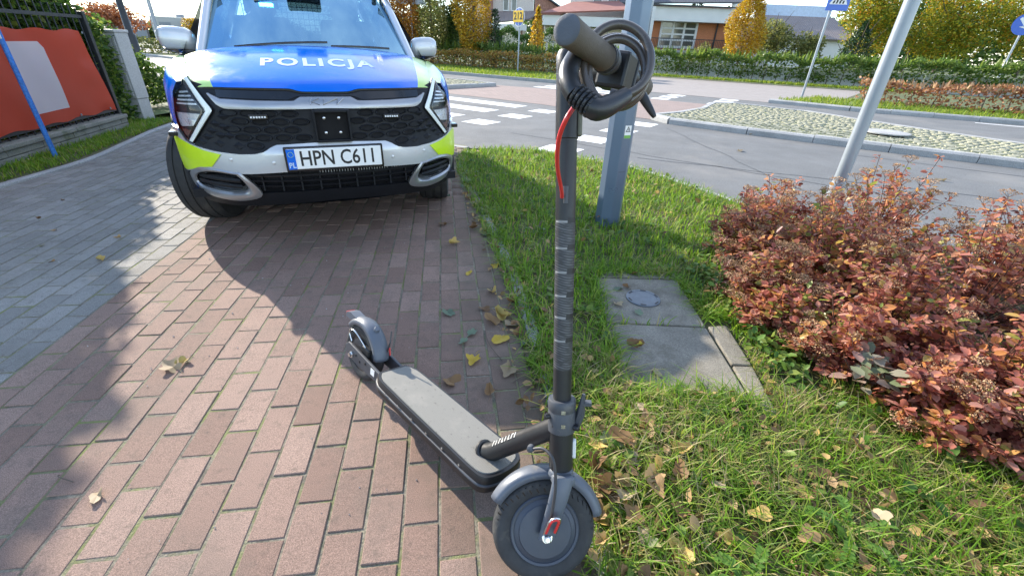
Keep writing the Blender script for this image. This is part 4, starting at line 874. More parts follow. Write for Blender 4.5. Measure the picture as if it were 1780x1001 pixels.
tree('grey_green_tree', 15.3, 31, 1.5, 3.5, .4, m_olive, 'grey green bushy tree right of the golden tree', 5000, .12)
tree('olive_bush_tree', 17.2, 30.5, 1.3, 2.7, .3, m_olive, 'olive bush behind the crossing sign pole', 3500, .12)
tree('low_bush', 11.7, 32, .9, 1.9, .2, m_olive, 'round low bush before the balcony of the orange house', 1800, .1)
tree('dark_cone_tree', 20.3, 30.5, 1.5, 3.2, .1, m_conif, 'dark green cone shaped conifer beside the maples', 4500, .10, 'cone')
tree('spruce', 20.0, 60, 2.0, 7.5, .5, m_conif, 'distant spruce top above the shed', 2500, .2, 'cone')
tree('maple_tree', 22.6, 33, 2.6, 6.0, 1.0, m_mapley, 'yellow green maple left of the sign post', 15000, .12, lobes=14, group='maples at the right')
tree('maple_tree', 26.3, 31.5, 3.0, 6.5, .9, m_mapley, 'golden maple directly right of the sign post', 18000, .12, lobes=14, group='maples at the right')
tree('maple_tree', 30.6, 30.5, 3.2, 7.0, .9, m_mapley, 'green and yellow maple at the right edge', 18000, .12, lobes=14, group='maples at the right')
tree('maple_tree', 28.5, 37, 3.5, 8.0, 1.2, m_grn, 'green tree behind the maples', 6000, .18, lobes=14, group='maples at the right')
tree('rusty_tree', -24.5, 30, 2.0, 2.9, .8, m_rust, 'rust coloured tree behind the cabinet greenery', 3500, .14)
tree('small_orange_tree', -33, 50, 1.0, 2.9, .3, m_yellow, 'small orange tree beside the car mirror', 1500, .16)
tree('far_tree', -44, 75, 4, 4.2, .3, m_grn, 'dark tree line above the distant halls', 2500, .35)

# ---- ivy on the garden fence and the shrub behind the cabinet
iv = empty('ivy', fp(4.5, 0, -.12)); tag(iv, 'leafy green climber covering the fence above the banner', 'climbing plant'); o0 = np.array(iv.location)
n_ = 44000; yy = 2.0 + 4.7 * rng.random(n_); top = np.interp(yy, [2.2, 4.3, 4.8, 5.4, 6.0, 6.7], [3.1, 2.72, 2.5, 2.08, 1.65, 1.32]) + .10 * np.sin(yy * 9) + .07 * np.sin(yy * 23); zz_ = top * (1 - (rng.random(n_) ** 1.15) * .97)
P = np.stack([np.array([fx(q) for q in yy]) - .14 - .34 * rng.random(n_), yy - .03, zz_], 1); leaves('foliage', P - o0, .06 + .04 * rng.random(n_), m_ivy, iv, .3, 1.)
n_ = 2200; yy = 6.35 + .55 * rng.random(n_); P = np.stack([np.array([fx(q) for q in yy]) - .02 - .2 * rng.random(n_), yy, .05 + 1.25 * rng.random(n_)], 1); leaves('side_foliage', P - o0, .05 + .03 * rng.random(n_), m_ivy, iv, .3, 1.)
mb = MB()
for y in np.arange(2.5, 6.8, .35): mb.tube([fp(y, 0, -.2) - Vector(o0), fp(y + .1, .9, -.2) - Vector(o0), fp(y - .05, 1.5, -.22) - Vector(o0)], .012, 5)
mb.build('vines', m_bark, iv, 60)
th = tree('thuja_hedge_tree', -6.35, 4.9, .55, 3.4, .1, m_conif, 'dark thuja rising behind the left end of the fence', 7000, .07, 'column')
bs = empty('garden_shrub', (-6.95, 8.1, 0)); tag(bs, 'loose green shrub spilling over behind the grey cabinet', 'shrub'); P = []
for c, r_, k in [((0, 0, .62), (.52, .7, .5), 2600), ((-.28, .1, 1.05), (.42, .6, .42), 1500), ((.30, .35, .38), (.42, .5, .34), 1300), ((-.5, -.3, 1.2), (.4, .5, .5), 1100)]: P.append(cloud(k, c, r_, .35))
P = np.concatenate(P); P[:, 2] = np.maximum(P[:, 2], .05); leaves('foliage', P, .05 + .035 * rng.random(len(P)), m_ivy, bs, .3, 1.)
mb = MB()
for k in range(14): a = k * 2.4; mb.tube([(0, 0, 0), (.25 * math.cos(a), .25 * math.sin(a), .6), (.42 * math.cos(a), .5 * math.sin(a), .95)], [.012, .008, .003], 5)
mb.build('stems', m_bark, bs, 60)
ov = empty('overhanging_tree', (-7.9, 7.2, 0)); tag(ov, 'tree branches with sparse leaves overhanging at the top left', 'tree'); mb = MB(); mb.tube([(0, 0, 0), (.1, 0, 1.6), (.3, .1, 3)], [.07, .06, .03], 8); P = []
for k in range(9):
    a = -1.2 + k * .33; e = Vector((.5 + 1.25 * math.cos(a), 1.3 * math.sin(a) + .5, 1.75 + .18 * (k % 4))); mb.tube([(.12, 0, 1.5 + .1 * k), (.5, .25 * math.sin(a), 1.9 + .06 * k), e], [.02, .012, .004], 5)
    for i in range(60): t_ = random.random(); P.append(Vector((.5, .25 * math.sin(a), 1.9 + .06 * k)).lerp(e, t_) + Vector((random.gauss(0, .09), random.gauss(0, .09), random.gauss(0, .07))))
mb.build('trunk', m_bark, ov, 60); leaves('crown', np.array(P), .055, m_ivy, ov, .3, 1.)

# ---- far wood that closes the horizon
n_ = 26000; x_ = -70 + 190 * rng.random(n_); top = 4.2 + 1.1 * np.sin(x_ * .23) + .8 * np.sin(x_ * .71 + 1) + .5 * np.sin(x_ * 1.9); top = top * np.interp(x_, [-70, -30, -12, 5, 20, 40, 120], [.55, .6, 1.5, 1.1, .95, 1.5, 1.6]); P = np.stack([x_, 88 + 9 * rng.random(n_), top * rng.random(n_) ** .7], 1)
kind(leaves('distant_wood', P, .55 + .5 * rng.random(n_), m_grn, None, .2, 1.), 'stuff', 'far line of trees on the horizon')
# ================================================================== POLICE CAR
TH = R(24.3); car = empty('police_car', (-1.08, 2.625, 0), TH); tag(car, 'blue and silver police car with yellow markings parked on the pavers', 'car')
def paint(name, col, rough=.3, metal=0., coat=1., flake=0):
    m, t, p, o = nodes(name); c = mixc(t, mrange(t, noise(t, 2.0, 3), .3, .7, 0, .3), col, tuple(x * .9 for x in col))
    d = noise(t, 9, 6, .7); c = mixc(t, mrange(t, d, .55, .8, 0, .10), c, (.30, .27, .22)); t.links.new(c, p.inputs['Base Color'])
    p.inputs['Metallic'].default_value = metal; t.links.new(mrange(t, d, .4, .8, rough, rough + .15), p.inputs['Roughness']); p.inputs['Coat Weight'].default_value = coat; p.inputs['Coat Roughness'].default_value = .08; p.inputs['Specular IOR Level'].default_value = .35; return m
c_blue = paint('police_blue_foil', (.0, .135, .64), .13, .0, .25); c_silver = paint('silver_car_paint', (.56, .58, .60), .35, .4, 1.); c_yel = mat('fluorescent_yellow_foil', (.56, .78, .01), .35, 0, .06, 4, coat=.4); c_ylt = mat('pale_lime_foil', (.46, .66, .16), .2, 0, .06, 4, coat=.2)
c_blk = mat('gloss_black_trim', (.012, .012, .014), .22, 0, .2, 8, coat=.3); c_mat = mat('grained_black_bumper', (.008, .009, .012), .55, 0, .15, 14, bmp=.12, bs=400, spec=.26); c_chr = mat('satin_chrome', (.52, .53, .55), .25, .9, .06, 5); c_satin = mat('satin_silver_trim', (.38, .385, .40), .36, .7, .06, 5)
c_drl = mat('daytime_light_lens', (.80, .84, .80), .2, 0, .04, 6, coat=.6); c_lens = glassmat('headlamp_glass', (.90, .92, .94), 0, .0, (.6, .6, .6)); c_ref = mat('lamp_reflector', (.78, .79, .81), .3, .45, .15, 20); c_lampin = mat('lamp_housing', (.045, .048, .055), .4, .2, .3, 14)
c_glass = glassmat('windscreen_glass', (.22, .40, .52), 0, .36, (.45, .78, 1.0)); c_sideglass = glassmat('dark_side_glass', (.10, .12, .13), 0, .08)
c_tyre = mat('tyre_rubber', (.022, .022, .023), .75, 0, .2, 20, bmp=.2, bs=150, dirt=((.07, .062, .05), 8, .6)); c_rim = mat('alloy_rim', (.38, .39, .40), .3, .9, .1, 8)
c_hole = mat('grille_opening', (.004, .004, .005), .9); c_int = mat('cabin_trim', (.02, .021, .023), .7); c_seat = mat('seat_cloth', (.03, .032, .036), .85); c_pw = mat('plate_white', (.78, .79, .78), .35, 0, .04, 9); c_ledb = mat('led_clear', (.75, .77, .80), .3); c_word = mat('white_reflective_lettering', (.48, .60, .78), .4, 0, .05, 6)
def Fy(x, z):
    ax = abs(x); b = sp([0, .2, .4, .58, .7, .78, .84, .9, .925, .94], [0, .01, .055, .145, .245, .34, .44, .60, .78, 1.0], ax); s = sp([.15, .24, .3, .38, .5, .62, .66, .85, .93, 1.0], [.26, .15, .09, .045, 0, 0, .02, .05, .10, .16], z); return b + s
def resample(P, n):
    P = [Vector((p[0], 0, p[1])) for p in P]; L_ = [0]
    for a, b in zip(P, P[1:]): L_.append(L_[-1] + (b - a).length)
    o = []
    for k in range(n):
        d = L_[-1] * k / (n - 1); i = max(0, min(int(np.searchsorted(L_, d, 'right')) - 1, len(P) - 2)); t = (d - L_[i]) / max(1e-9, L_[i + 1] - L_[i]); q = P[i].lerp(P[i + 1], t); o.append((q.x, q.z))
    return o
def rx(P, xs):
    """resample polyline by x"""
    X = [p[0] for p in P]; Z = [p[1] for p in P]; return [(x, float(np.interp(x, X, Z))) for x in xs]
def front(name, A, B, off, m, parent=None, n=24, rows=4, th=.03, byx=None, mirror=False, bulge=0, smooth=40):
    """strip between outlines A (top) and B (bottom), laid on the nose of the car with its own thickness"""
    if byx is not None: a = rx(A, byx); b = rx(B, byx)
    else: a = resample(A, n); b = resample(B, n)
    out_ = []
    for s in ((1, -1) if mirror else (1,)):
        mb = MB(); G = []; H = []
        for k in range(rows + 1):
            t = k / rows; row = []; rb = []
            for (x0, z0), (x1, z1) in zip(a, b):
                x = (x0 * (1 - t) + x1 * t); z = z0 * (1 - t) + z1 * t; y = Fy(x, z) - off - bulge * math.sin(math.pi * t); row.append((x * s, y, z)); rb.append((x * s, Fy(x, z) - off + th, z))
            G.append(row); H.append(rb)
        mb.grid(G); r_, c_ = len(G), len(G[0]); o_ = len(mb.v); per = [(0, j) for j in range(c_)] + [(i, c_ - 1) for i in range(1, r_)] + [(r_ - 1, j) for j in range(c_ - 2, -1, -1)] + [(i, 0) for i in range(r_ - 2, 0, -1)]
        V = [G[i][j] for i, j in per] + [H[i][j] for i, j in per]; q = len(per); mb.add(V, [(i, (i + 1) % q, q + (i + 1) % q, q + i) for i in range(q)])
        ob = mb.build(name, m, parent or car, smooth); out_.append(ob)
    return out_ if mirror else out_[0]
def mir(P): return [(-x, z) for x, z in P[::-1] if x > 1e-6] + list(P)
XS = [x / 100 for x in range(-76, 77, 2)]
hood_l = mir([(0, .927), (.13, .926), (.18, .942), (.37, .944), (.59, .950), (.70, .975), (.76, .985)]); g_bot = mir([(0, .672), (.11, .670), (.305, .662), (.343, .645), (.371, .626), (.42, .614), (.51, .608), (.64, .616), (.765, .634)])
ch_top = mir([(0, .908), (.138, .907), (.172, .887), (.36, .887), (.543, .890), (.60, .914)]); ch_bot = mir([(0, .852), (.148, .848), (.352, .845), (.523, .842), (.561, .857), (.608, .912)])
# hood
def hood_pt(s, t):
    xe = .66 + .155 * t ** .8; x = s * xe; zf = .947 + .02 * max(0, (abs(x) - .45) / .25) ** 2 - .016 * math.exp(-t / .02) * (1 / (1 + math.exp((abs(x) - .155) / .012))); yf = .103 + .265 * x * x + .493 * x ** 4; yb = .965 + .11 * (x / .8) ** 2; y = yf + (yb - yf) * t
    zb = 1.150 - .055 * (x / .8) ** 2; z = zf + (zb - zf) * (1 - (1 - t) ** 1.55) + .018 * (1 - math.exp(-t / .035)) * (1 - t); z -= .026 * abs(s) ** 8
    return Vector((x, y, z))
mb = MB(); ns, nt_ = 72, 40
for i in range(nt_):
    for j in range(ns):
        s0, s1 = -1 + 2 * j / ns, -1 + 2 * (j + 1) / ns; t0, t1 = i / nt_, (i + 1) / nt_
        mb.add([hood_pt(s0, t0), hood_pt(s1, t0), hood_pt(s1, t1), hood_pt(s0, t1)], [(0, 1, 2, 3)], 1 if abs(s0 + s1) / 2 > .86 else 0)
hd = mb.build('bonnet', [c_blue, c_ylt], car); bm = bmesh.new(); bm.from_mesh(hd.data); bmesh.ops.remove_doubles(bm, verts=bm.verts, dist=.0005); bm.to_mesh(hd.data); bm.free(); hd.data.polygons.foreach_set('use_smooth', [True] * len(hd.data.polygons))
V, F_ = text_mesh('POLICJA', .150, .005, 1.25, 3); V = V * np.array([.66 / (V[:, 0].max() - V[:, 0].min()), 1]); mb = MB(); PV = []
for a, b in V:
    t = .385 + b * 1.5; y_ = t; xx = a; xe = .66 + .155 * t ** .8; PV.append(hood_pt(xx / xe, t) + Vector((0, -.0006, .0016)))
mb.add(PV, F_); mb.build('police_lettering', c_word, hd)
mb = MB(); mb.tube([hood_pt(s, .0) + Vector((0, .004, -.006)) for s in np.linspace(-1, 1, 50)], .006, 6); mb.build('bonnet_seal', c_blk, hd)
# grille
gp = front('grille_panel', [(x, z - .006) for x, z in hood_l], g_bot, 0, c_mat, byx=[x / 100 for x in range(-60, 61, 2)], rows=10, th=.05)
XQ = [.598, .63, .66, .69, .706]; front('upper_cheek', [(x, z - .006) for x, z in hood_l if x > .3], [(.592, .842), (.706, .975)], 0, c_mat, gp, byx=XQ, rows=4, th=.04, mirror=True)
XQ = [.598, .63, .66, .69, .72, .745]; front('lower_cheek', [(.592, .828), (.752, .645)], [p for p in g_bot if p[0] > .3], 0, c_mat, gp, byx=XQ, rows=4, th=.04, mirror=True)
def disc_on(mb, x, z, a, b, off, n=14, ring=None):
    if ring is None: mb.add([(x + a * math.cos(2 * math.pi * k / n), Fy(x + a * math.cos(2 * math.pi * k / n), z + b * math.sin(2 * math.pi * k / n)) - off, z + b * math.sin(2 * math.pi * k / n)) for k in range(n)], [tuple(range(n))])
    else:
        P = []
        for q, o_ in ((1.0, off - .004), (.93, off + .004), (.80, off + .005), (.72, off - .002)):
            P.append([(x + q * a * math.cos(2 * math.pi * k / n), Fy(x + q * a * math.cos(2 * math.pi * k / n), z + q * b * math.sin(2 * math.pi * k / n)) - o_, z + q * b * math.sin(2 * math.pi * k / n)) for k in range(n + 1)])
        mb.grid(P)
for row in range(5):
    for k in range(-6, 7):
        x = k * .104 + (.052 if row % 2 else 0); z = .822 - row * .042; zb = float(np.interp(abs(x), [p[0] for p in g_bot if p[0] >= 0], [p[1] for p in g_bot if p[0] >= 0]))
        lim = .56 - .03 * abs(row - 1)
        if abs(x) > lim or abs(x) < .125 or z - .02 < zb: continue
        mb = MB(); disc_on(mb, x, z, .050, .0195, .004, 16, 1); c = mb.build('grille_cell', c_mat, gp, 60)
        if abs(x) < .47: mb = MB(); disc_on(mb, x, z, .037, .0135, .0015); mb.build('cell_opening', c_hole, c)
for s in (1, -1):                                                     # faceted outer scales
    for i, (x, z) in enumerate([(.55, .80), (.60, .76), (.56, .745), (.63, .72), (.585, .70), (.66, .685), (.54, .70), (.60, .655), (.70, .655), (.50, .65)]):
        y = Fy(x, z); mb = MB(); mb.add([(s * (x - .035), Fy(x - .035, z) - .002, z), (s * x, Fy(x, z + .02) - .002, z + .02), (s * (x + .03), Fy(x + .03, z) - .002, z), (s * x, Fy(x, z - .018) - .002, z - .018), (s * (x + .005), y - .010, z + .004)], [(0, 1, 4), (1, 2, 4), (2, 3, 4), (3, 0, 4)]); mb.build('grille_scale', c_mat, gp)
front('slot_recess', [(x, z) for x, z in mir([(0, .9205), (.15, .9205), (.2, .932), (.56, .932)])], mir([(0, .91), (.15, .91), (.2, .892), (.56, .896)]), .003, c_blk, gp, byx=[x / 50 for x in range(-28, 29)], rows=2)
cb2 = front('chrome_bar', ch_top, ch_bot, .022, c_satin, n=60, rows=5, th=.03, bulge=.004)
mb = MB()
for st_ in [[(-.088, .870), (-.080, .902)], [(-.040, .902), (-.083, .886), (-.040, .870)], [(-.014, .902), (-.022, .870), (.060, .902), (.052, .870)], [(.052, .870), (.092, .902)]]:
    mb.tube([(x, Fy(x, z) - .030, z) for x, z in st_], .0026, 6)
mb.build('maker_badge', c_chr, cb2, 60)
# radar box in the grille and LED bars
mb = MB(); yb_ = Fy(0, .76) - .012
for (x0, x1, z0, z1) in ((-.088, -.076, .672, .845), (.098, .11, .672, .845)): mb.box(((x0 + x1) / 2, yb_ - .012, (z0 + z1) / 2), (x1 - x0, .04, z1 - z0))
mb.box((.011, yb_ - .012, .678), (.174, .04, .014)); mb.box((.011, yb_ - .012, .839), (.174, .04, .014)); fb = mb.build('sensor_box_frame', c_mat, car, bevel=.003)
mb = MB(); mb.box((.011, yb_ + .004, .7585), (.172, .01, .15)); mb.build('sensor_plate', c_hole, fb)
for x in (-.03, .05):
    for z in (.72, .80): mb = MB(); mb.lathe([(.008, 0), (.008, .004), (.004, .006), (0, .006)], (x, yb_ - .002, z), (0, -1, 0), 10); mb.build('screw', c_chr, fb, 40)
for x0, z0 in ((-.365, .807), (.355, .80)):
    y = Fy(x0, z0) - .02; mb = MB(); mb.box((x0, y, z0), (.095, .02, .026)); lb = mb.build('led_bar', c_blk, car, bevel=.004)
    for k in range(6): mb = MB(); mb.box((x0 - .034 + k * .0136, y - .0115, z0), (.009, .004, .009)); mb.build('led', c_ledb, lb)
# headlamps
drl_i = [(.704, .987), (.592, .832), (.752, .647)]; drl_o = [(.722, .976), (.629, .826), (.774, .650)]
lamp_o = [(.728, .969), (.760, .925), (.815, .878), (.836, .81), (.832, .73), (.822, .69), (.792, .643)]
for s in (1, -1):
    hl = empty('headlamp'); hl.parent = car
    def fr(name, A, B, off, m, par, **k):
        o = front(name, A, B, off, m, par, **k)
        if s < 0:
            co = np.zeros(len(o.data.vertices) * 3); o.data.vertices.foreach_get('co', co); co = co.reshape(-1, 3); co[:, 0] *= -1; o.data.vertices.foreach_set('co', co.ravel()); bm = bmesh.new(); bm.from_mesh(o.data); bmesh.ops.reverse_faces(bm, faces=bm.faces); bm.to_mesh(o.data); bm.free()
        return o
    fr('running_light', drl_i, drl_o, .016, c_drl, hl, n=21, rows=3, th=.03, bulge=.006)
    fr('housing', [(x + .002, z) for x, z in drl_o], lamp_o, -.045, c_lampin, hl, n=16, rows=6, th=.01)
    fr('reflector', [(.655, .80), (.665, .775), (.70, .735)], [(.82, .79), (.82, .745), (.81, .715)], -.022, c_ref, hl, n=8, rows=10, th=.03, bulge=0)
    for k in range(4): fr('lamp_fin', [(.665 + .012 * k, .855 + .02 * k), (.668 + .012 * k, .847 + .02 * k)], [(.80 - .01 * k, .845 + .02 * k), (.80 - .01 * k, .837 + .02 * k)], -.02, c_ref, hl, n=2, rows=8, th=.03)
    fr('projector', [(.70, .765), (.70, .735)], [(.76, .765), (.76, .735)], -.012, c_ref, hl, n=4, rows=4, th=.03, bulge=.012)
    fr('indicator', [(.74, .70), (.765, .665)], [(.815, .70), (.80, .665)], -.03, mat('amber_red_lens', (.20, .10, .08), .3), hl, n=4, rows=6, th=.02)
    fr('trim', [(.700, .990), (.588, .832), (.750, .642)], [(.706, .985), (.594, .832), (.754, .648)], .014, c_blk, hl, n=20, rows=1, th=.03)
    fr('trim', [(.731, .970), (.643, .822), (.783, .650)], [(.738, .962), (.652, .822), (.788, .656)], .013, c_blk, hl, n=20, rows=1, th=.03)
    fr('cover_glass', [(x + .004, z) for x, z in drl_o], lamp_o, .010, c_lens, hl, n=20, rows=8, th=.012, bulge=.012)
# bumper
s_bot = [(0, .520), (.258, .513), (.52, .494), (.56, .503), (.676, .513), (.777, .492), (.84, .455), (.90, .43)]
XS2 = [x / 100 for x in range(-90, 91, 2)]
g_bot2 = mir([(0, .670), (.11, .668), (.305, .660), (.343, .643), (.371, .624), (.42, .612), (.51, .606), (.64, .614), (.765, .632), (.80, .645), (.84, .70), (.90, .70)])
bu = front('bumper', g_bot2, mir(s_bot), .012, c_silver, byx=XS2, rows=8, th=.05, bulge=.004)
front('reflective_foil', [(.605, .60), (.70, .612), (.79, .636), (.905, .66)], [(.675, .522), (.76, .505), (.835, .465), (.905, .44)], .0185, c_yel, bu, n=20, rows=6, th=.01, mirror=True, bulge=.004)
for s in (1, -1):
    for x, z in ((.335, .565), (.555, .575)): mb = MB(); mb.lathe([(.010, 0), (.010, .003), (.0085, .004), (0, .004)], (s * x, Fy(x, z) - .016, z), (0, -1, 0), 14); mb.build('parking_sensor', c_silver, bu, 40)
    mb = MB(); mb.box((s * .872, Fy(.872, .66) - .03, .668), (.05, .08, .026)); mb.build('side_strobe', c_blk, bu, bevel=.006)
# number plate
ny = -.028; npl = empty('number_plate'); npl.parent = car
mb = MB(); mb.box((0, ny + .012, .587), (.546, .024, .138)); mb.build('plate_frame', c_blk, npl, bevel=.006)
mb = MB(); mb.box((.0, ny - .002, .590), (.520, .008, .114)); mb.build('plate_face', c_pw, npl, bevel=.004)
mb = MB(); mb.box((-.238, ny - .0062, .590), (.044, .002, .112)); eb = mb.build('country_band', c_blue, npl)
V, F_ = text_mesh('PL', .042, .001); mb = MB(); flat(mb, V, F_, (-.238, ny - .0082, .556), (.9, 0, 0), (0, 0, 1)); mb.build('country_letters', c_word, eb)
for k in range(12): a = k * math.pi / 6; mb = MB(); mb.box((-.238 + .014 * math.cos(a), ny - .0078, .617 + .014 * math.sin(a)), (.003, .001, .003)); mb.build('star', c_yel, eb)
V, F_ = text_mesh('HPN C611', .118, .0016, 1.0, 3); w_ = V[:, 0].max() - V[:, 0].min(); V = V * np.array([.405 / w_, 1.0]); mb = MB(); flat(mb, V, F_, (.018, ny - .0066, .588), (1, 0, 0), (0, 0, 1)); mb.build('plate_characters', m_ink, npl)
# lower grille, fog bezels, lip
lg = front('lower_grille', [(x, z + .004) for x, z in mir([(0, .520), (.258, .513), (.50, .494), (.54, .48)])], mir([(0, .383), (.174, .377), (.368, .372), (.446, .372), (.54, .40)]), -.035, c_blk, byx=[x / 50 for x in range(-26, 27)], rows=4, th=.03)
for z in (.415, .45, .485): front('grille_slat', mir([(0, z + .006), (.49 - (.45 - z) * .1, z + .004)]), mir([(0, z - .006), (.49 - (.45 - z) * .1, z - .006)]), -.012, c_mat, lg, byx=[x / 50 for x in range(-24, 25)], rows=1, th=.03)
for x in np.linspace(-.42, .42, 9): mb = MB(); mb.box((x, Fy(x, .45) + .025, .45), (.008, .02, .12)); mb.build('grille_rib', c_mat, lg)
for x in np.arange(-.1, .44, .016): mb = MB(); mb.box((x, Fy(x, .49) + .034, .49), (.004, .006, .03)); mb.build('radiator_fin', c_satin, lg)
fo = [(.52, .492), (.556, .502), (.676, .513), (.777, .492), (.845, .445), (.858, .39), (.845, .345), (.80, .318), (.69, .300), (.55, .308), (.440, .364)]
fi = [(.545, .468), (.585, .484), (.676, .485), (.755, .468), (.805, .430), (.815, .395), (.80, .372), (.765, .362), (.67, .356), (.572, .362), (.512, .392)]
for s in (1, -1):
    A = smooth_path([(x, 0, z) for x, z in fo], 4, True); B = smooth_path([(x, 0, z) for x, z in fi], 4, True); mb = MB(); n_ = len(A); G = []
    for t_, of in ((0, -.03), (0, .014), (.35, .022), (.75, .014), (1, -.01), (1, -.06)):
        G.append([(s * (A[k % n_].x * (1 - t_) + B[k % n_].x * t_), Fy(A[k % n_].x * (1 - t_) + B[k % n_].x * t_, A[k % n_].z * (1 - t_) + B[k % n_].z * t_) - of, A[k % n_].z * (1 - t_) + B[k % n_].z * t_) for k in range(n_ + 1)])
    mb.grid(G); fb2 = mb.build('fog_bezel', c_satin, car, 45)
    mb = MB(); mb.add([(s * p.x, Fy(p.x, p.z) + .05, p.z) for p in B], [tuple(range(n_))]); mb.build('fog_recess', c_blk, fb2)
    for z in (.40, .44): 
        mb = MB(); mb.grid([[(s * x, Fy(x, z) + d_, z + h_) for x in np.linspace(.545, .80 - (z - .40) * .3, 12)] for d_, h_ in ((.02, .012), (.012, 0), (.02, -.012), (.05, -.012))]); mb.build('fog_slat', c_mat, fb2, 40)
front('front_lip', [(x, z) for x, z in mir([(0, .386), (.174, .380), (.368, .374), (.44, .368), (.55, .315), (.69, .306), (.80, .322), (.86, .36), (.91, .42)])], mir([(0, .30), (.24, .292), (.46, .27), (.6, .25), (.8, .235), (.91, .235)]), .002, c_mat, byx=[x / 100 for x in range(-90, 91, 3)], rows=5, th=.05)
mb = MB(); mb.grid([[(x, Fy(x, .27) + .03 + d_, .27) for x in np.linspace(-.8, .8, 20)] for d_ in (0, .9)]); mb.build('under_tray', c_mat, car)
# body sides
yw1, yw2, RW = .93, 3.61, .365
def sidex(y): return sp([.44, .62, .80, 1.1, 2.2, 3.4, 4.1, 4.4, 4.52], [.832, .885, .912, .925, .932, .925, .88, .78, .66], y)
def ztop(y): return sp([.44, .7, 1.05, 1.6, 2.6, 3.6, 4.5], [.955, 1.0, 1.055, 1.07, 1.09, 1.12, 1.12], y)
def zlow(y):
    z = .30
    for c in (yw1, yw2):
        if abs(y - c) < RW + .045: z = max(z, .345 + math.sqrt(max(0, (RW + .045) ** 2 - (y - c) ** 2)))
    return z
for s in (1, -1):
    ys_ = sorted(set(list(np.linspace(.44, 4.5, 70)) + list(np.linspace(yw1 - .41, yw1 + .41, 25)) + list(np.linspace(yw2 - .41, yw2 + .41, 25)))); G = []
    for y in ys_:
        x = sidex(y); zl, zt = zlow(y), ztop(y); xt = hood_pt(1, min(1, max(0, (y - .40) / .65))).x if y < 1.05 else .84; row = []
        for q, inn in ((0, .012), (.2, .0), (.5, -.002), (.75, .006), (.92, .028), (1.0, .06 + max(0, 0))): z = zl + (zt - zl) * q; row.append((s * (x - inn), y, z))
        row.append((s * (xt + .0), y, zt + .012)); G.append(row)
    ms = MB(); ms.grid(G); ms.m = [1 if (fi_ % 6) >= 5 and ys_[fi_ // 6] < 1.3 else 0 for fi_ in range(len(ms.f))]; sb = ms.build('body_side', [c_blue, c_ylt], car, 50)
    arch = MB()
    for c in (yw1, yw2): arch.grid([[(s * (sidex(c + (RW + d) * math.cos(a)) + (.016 if 0 < k < 3 else -.02)), c + (RW + d) * math.cos(a), .345 + (RW + d) * math.sin(a)) for a in np.linspace(-.1, math.pi + .1, 28)] for k, d in enumerate((-.005, .005, .055, .07))])
    arch.build('arch_cladding', c_mat, sb, 45)
    mb = MB(); mb.box((s * .915, 2.27, .30), (.05, 1.95, .14)); mb.build('sill', c_mat, sb, bevel=.015)
    mb = MB(); mb.grid([[(s * (sidex(y) + .004), y, z) for y in np.linspace(1.4, 4.0, 20)] for z in (.62, .78)]); mb.build('side_stripe', c_yel, sb)
    mb = MB()
    for y in (2.05, 3.0): mb.box((s * (sidex(y) + .022), y, .93), (.025, .2, .03))
    mb.build('door_handle', c_silver, sb, bevel=.008)
    # side glazing and pillars
    mb = MB(); mb.grid([[(s * (.855 - .235 * t), y + (.42 * t if y < 1.6 else (-.35 * t if y > 3.9 else 0)), 1.06 + .50 * t) for y in np.linspace(1.22, 4.1, 14)] for t in np.linspace(0, 1, 5)]); mb.build('side_window', c_sideglass, sb, 40)
    mb = MB(); mb.tube([(s * (.715 - .085 * t), 1.09 + .66 * t, 1.085 + .475 * t) for t in np.linspace(-.1, 1, 7)], .030, 8); mb.build('front_pillar', c_silver, sb, 50)
    for y in (2.45, 3.4): mb = MB(); mb.box((s * .742, y, 1.31), (.05, .10, .56), rot=Matrix.Rotation(s * -.44, 3, 'Y')); mb.build('pillar', c_blk, sb)
    mb = MB(); mb.tube([(s * .60, y, sp([1.7, 2.3, 3.2, 4.1], [1.60, 1.665, 1.66, 1.58], y)) for y in np.linspace(1.75, 4.1, 14)], .022, 8); mb.build('roof_rail', c_blk, sb, 50)
    # mirror
    mr = empty('door_mirror'); mr.parent = car
    mb = MB(); cx_, cy_, cz_ = s * .875, 1.36, 1.155; G = []
    for i in range(9):
        ph = -math.pi / 2 + math.pi * i / 8; row = []
        for j in range(17):
            a = 2 * math.pi * j / 16; ca, sa, cp, sp_2 = math.cos(a), math.sin(a), math.cos(ph), math.sin(ph); f_ = lambda v, e: math.copysign(abs(v) ** e, v)
            row.append((cx_ + s * .118 * f_(ca * cp, .6) , cy_ + .065 * f_(sa * cp, .8), cz_ + .082 * f_(sp_2, .7) + .012 * ca * cp))
        G.append(row)
    mb.grid(G); mb.build('housing', c_silver, mr, 60)
    mb = MB(); mb.grid([[(cx_ + s * .112 * math.cos(a) * q, cy_ + .06 * math.sin(a) * q, cz_ - .06 - .035 * (1 - q)) for a in np.linspace(0, 6.283, 17)] for q in (1.06, .8, .3)]); mb.build('lower_cover', c_blk, mr, 60)
    mb = MB(); mb.box((cx_ - s * .0, cy_ + .066, cz_), (.18, .004, .11)); mb.build('mirror_glass', c_ref, mr)
    mb = MB(); mb.tube([(cx_ - s * .08, cy_ + .01, cz_ - .05), (s * .79, cy_ + .03, 1.07)], .02, 8); mb.build('mirror_arm', c_blk, mr, 60)
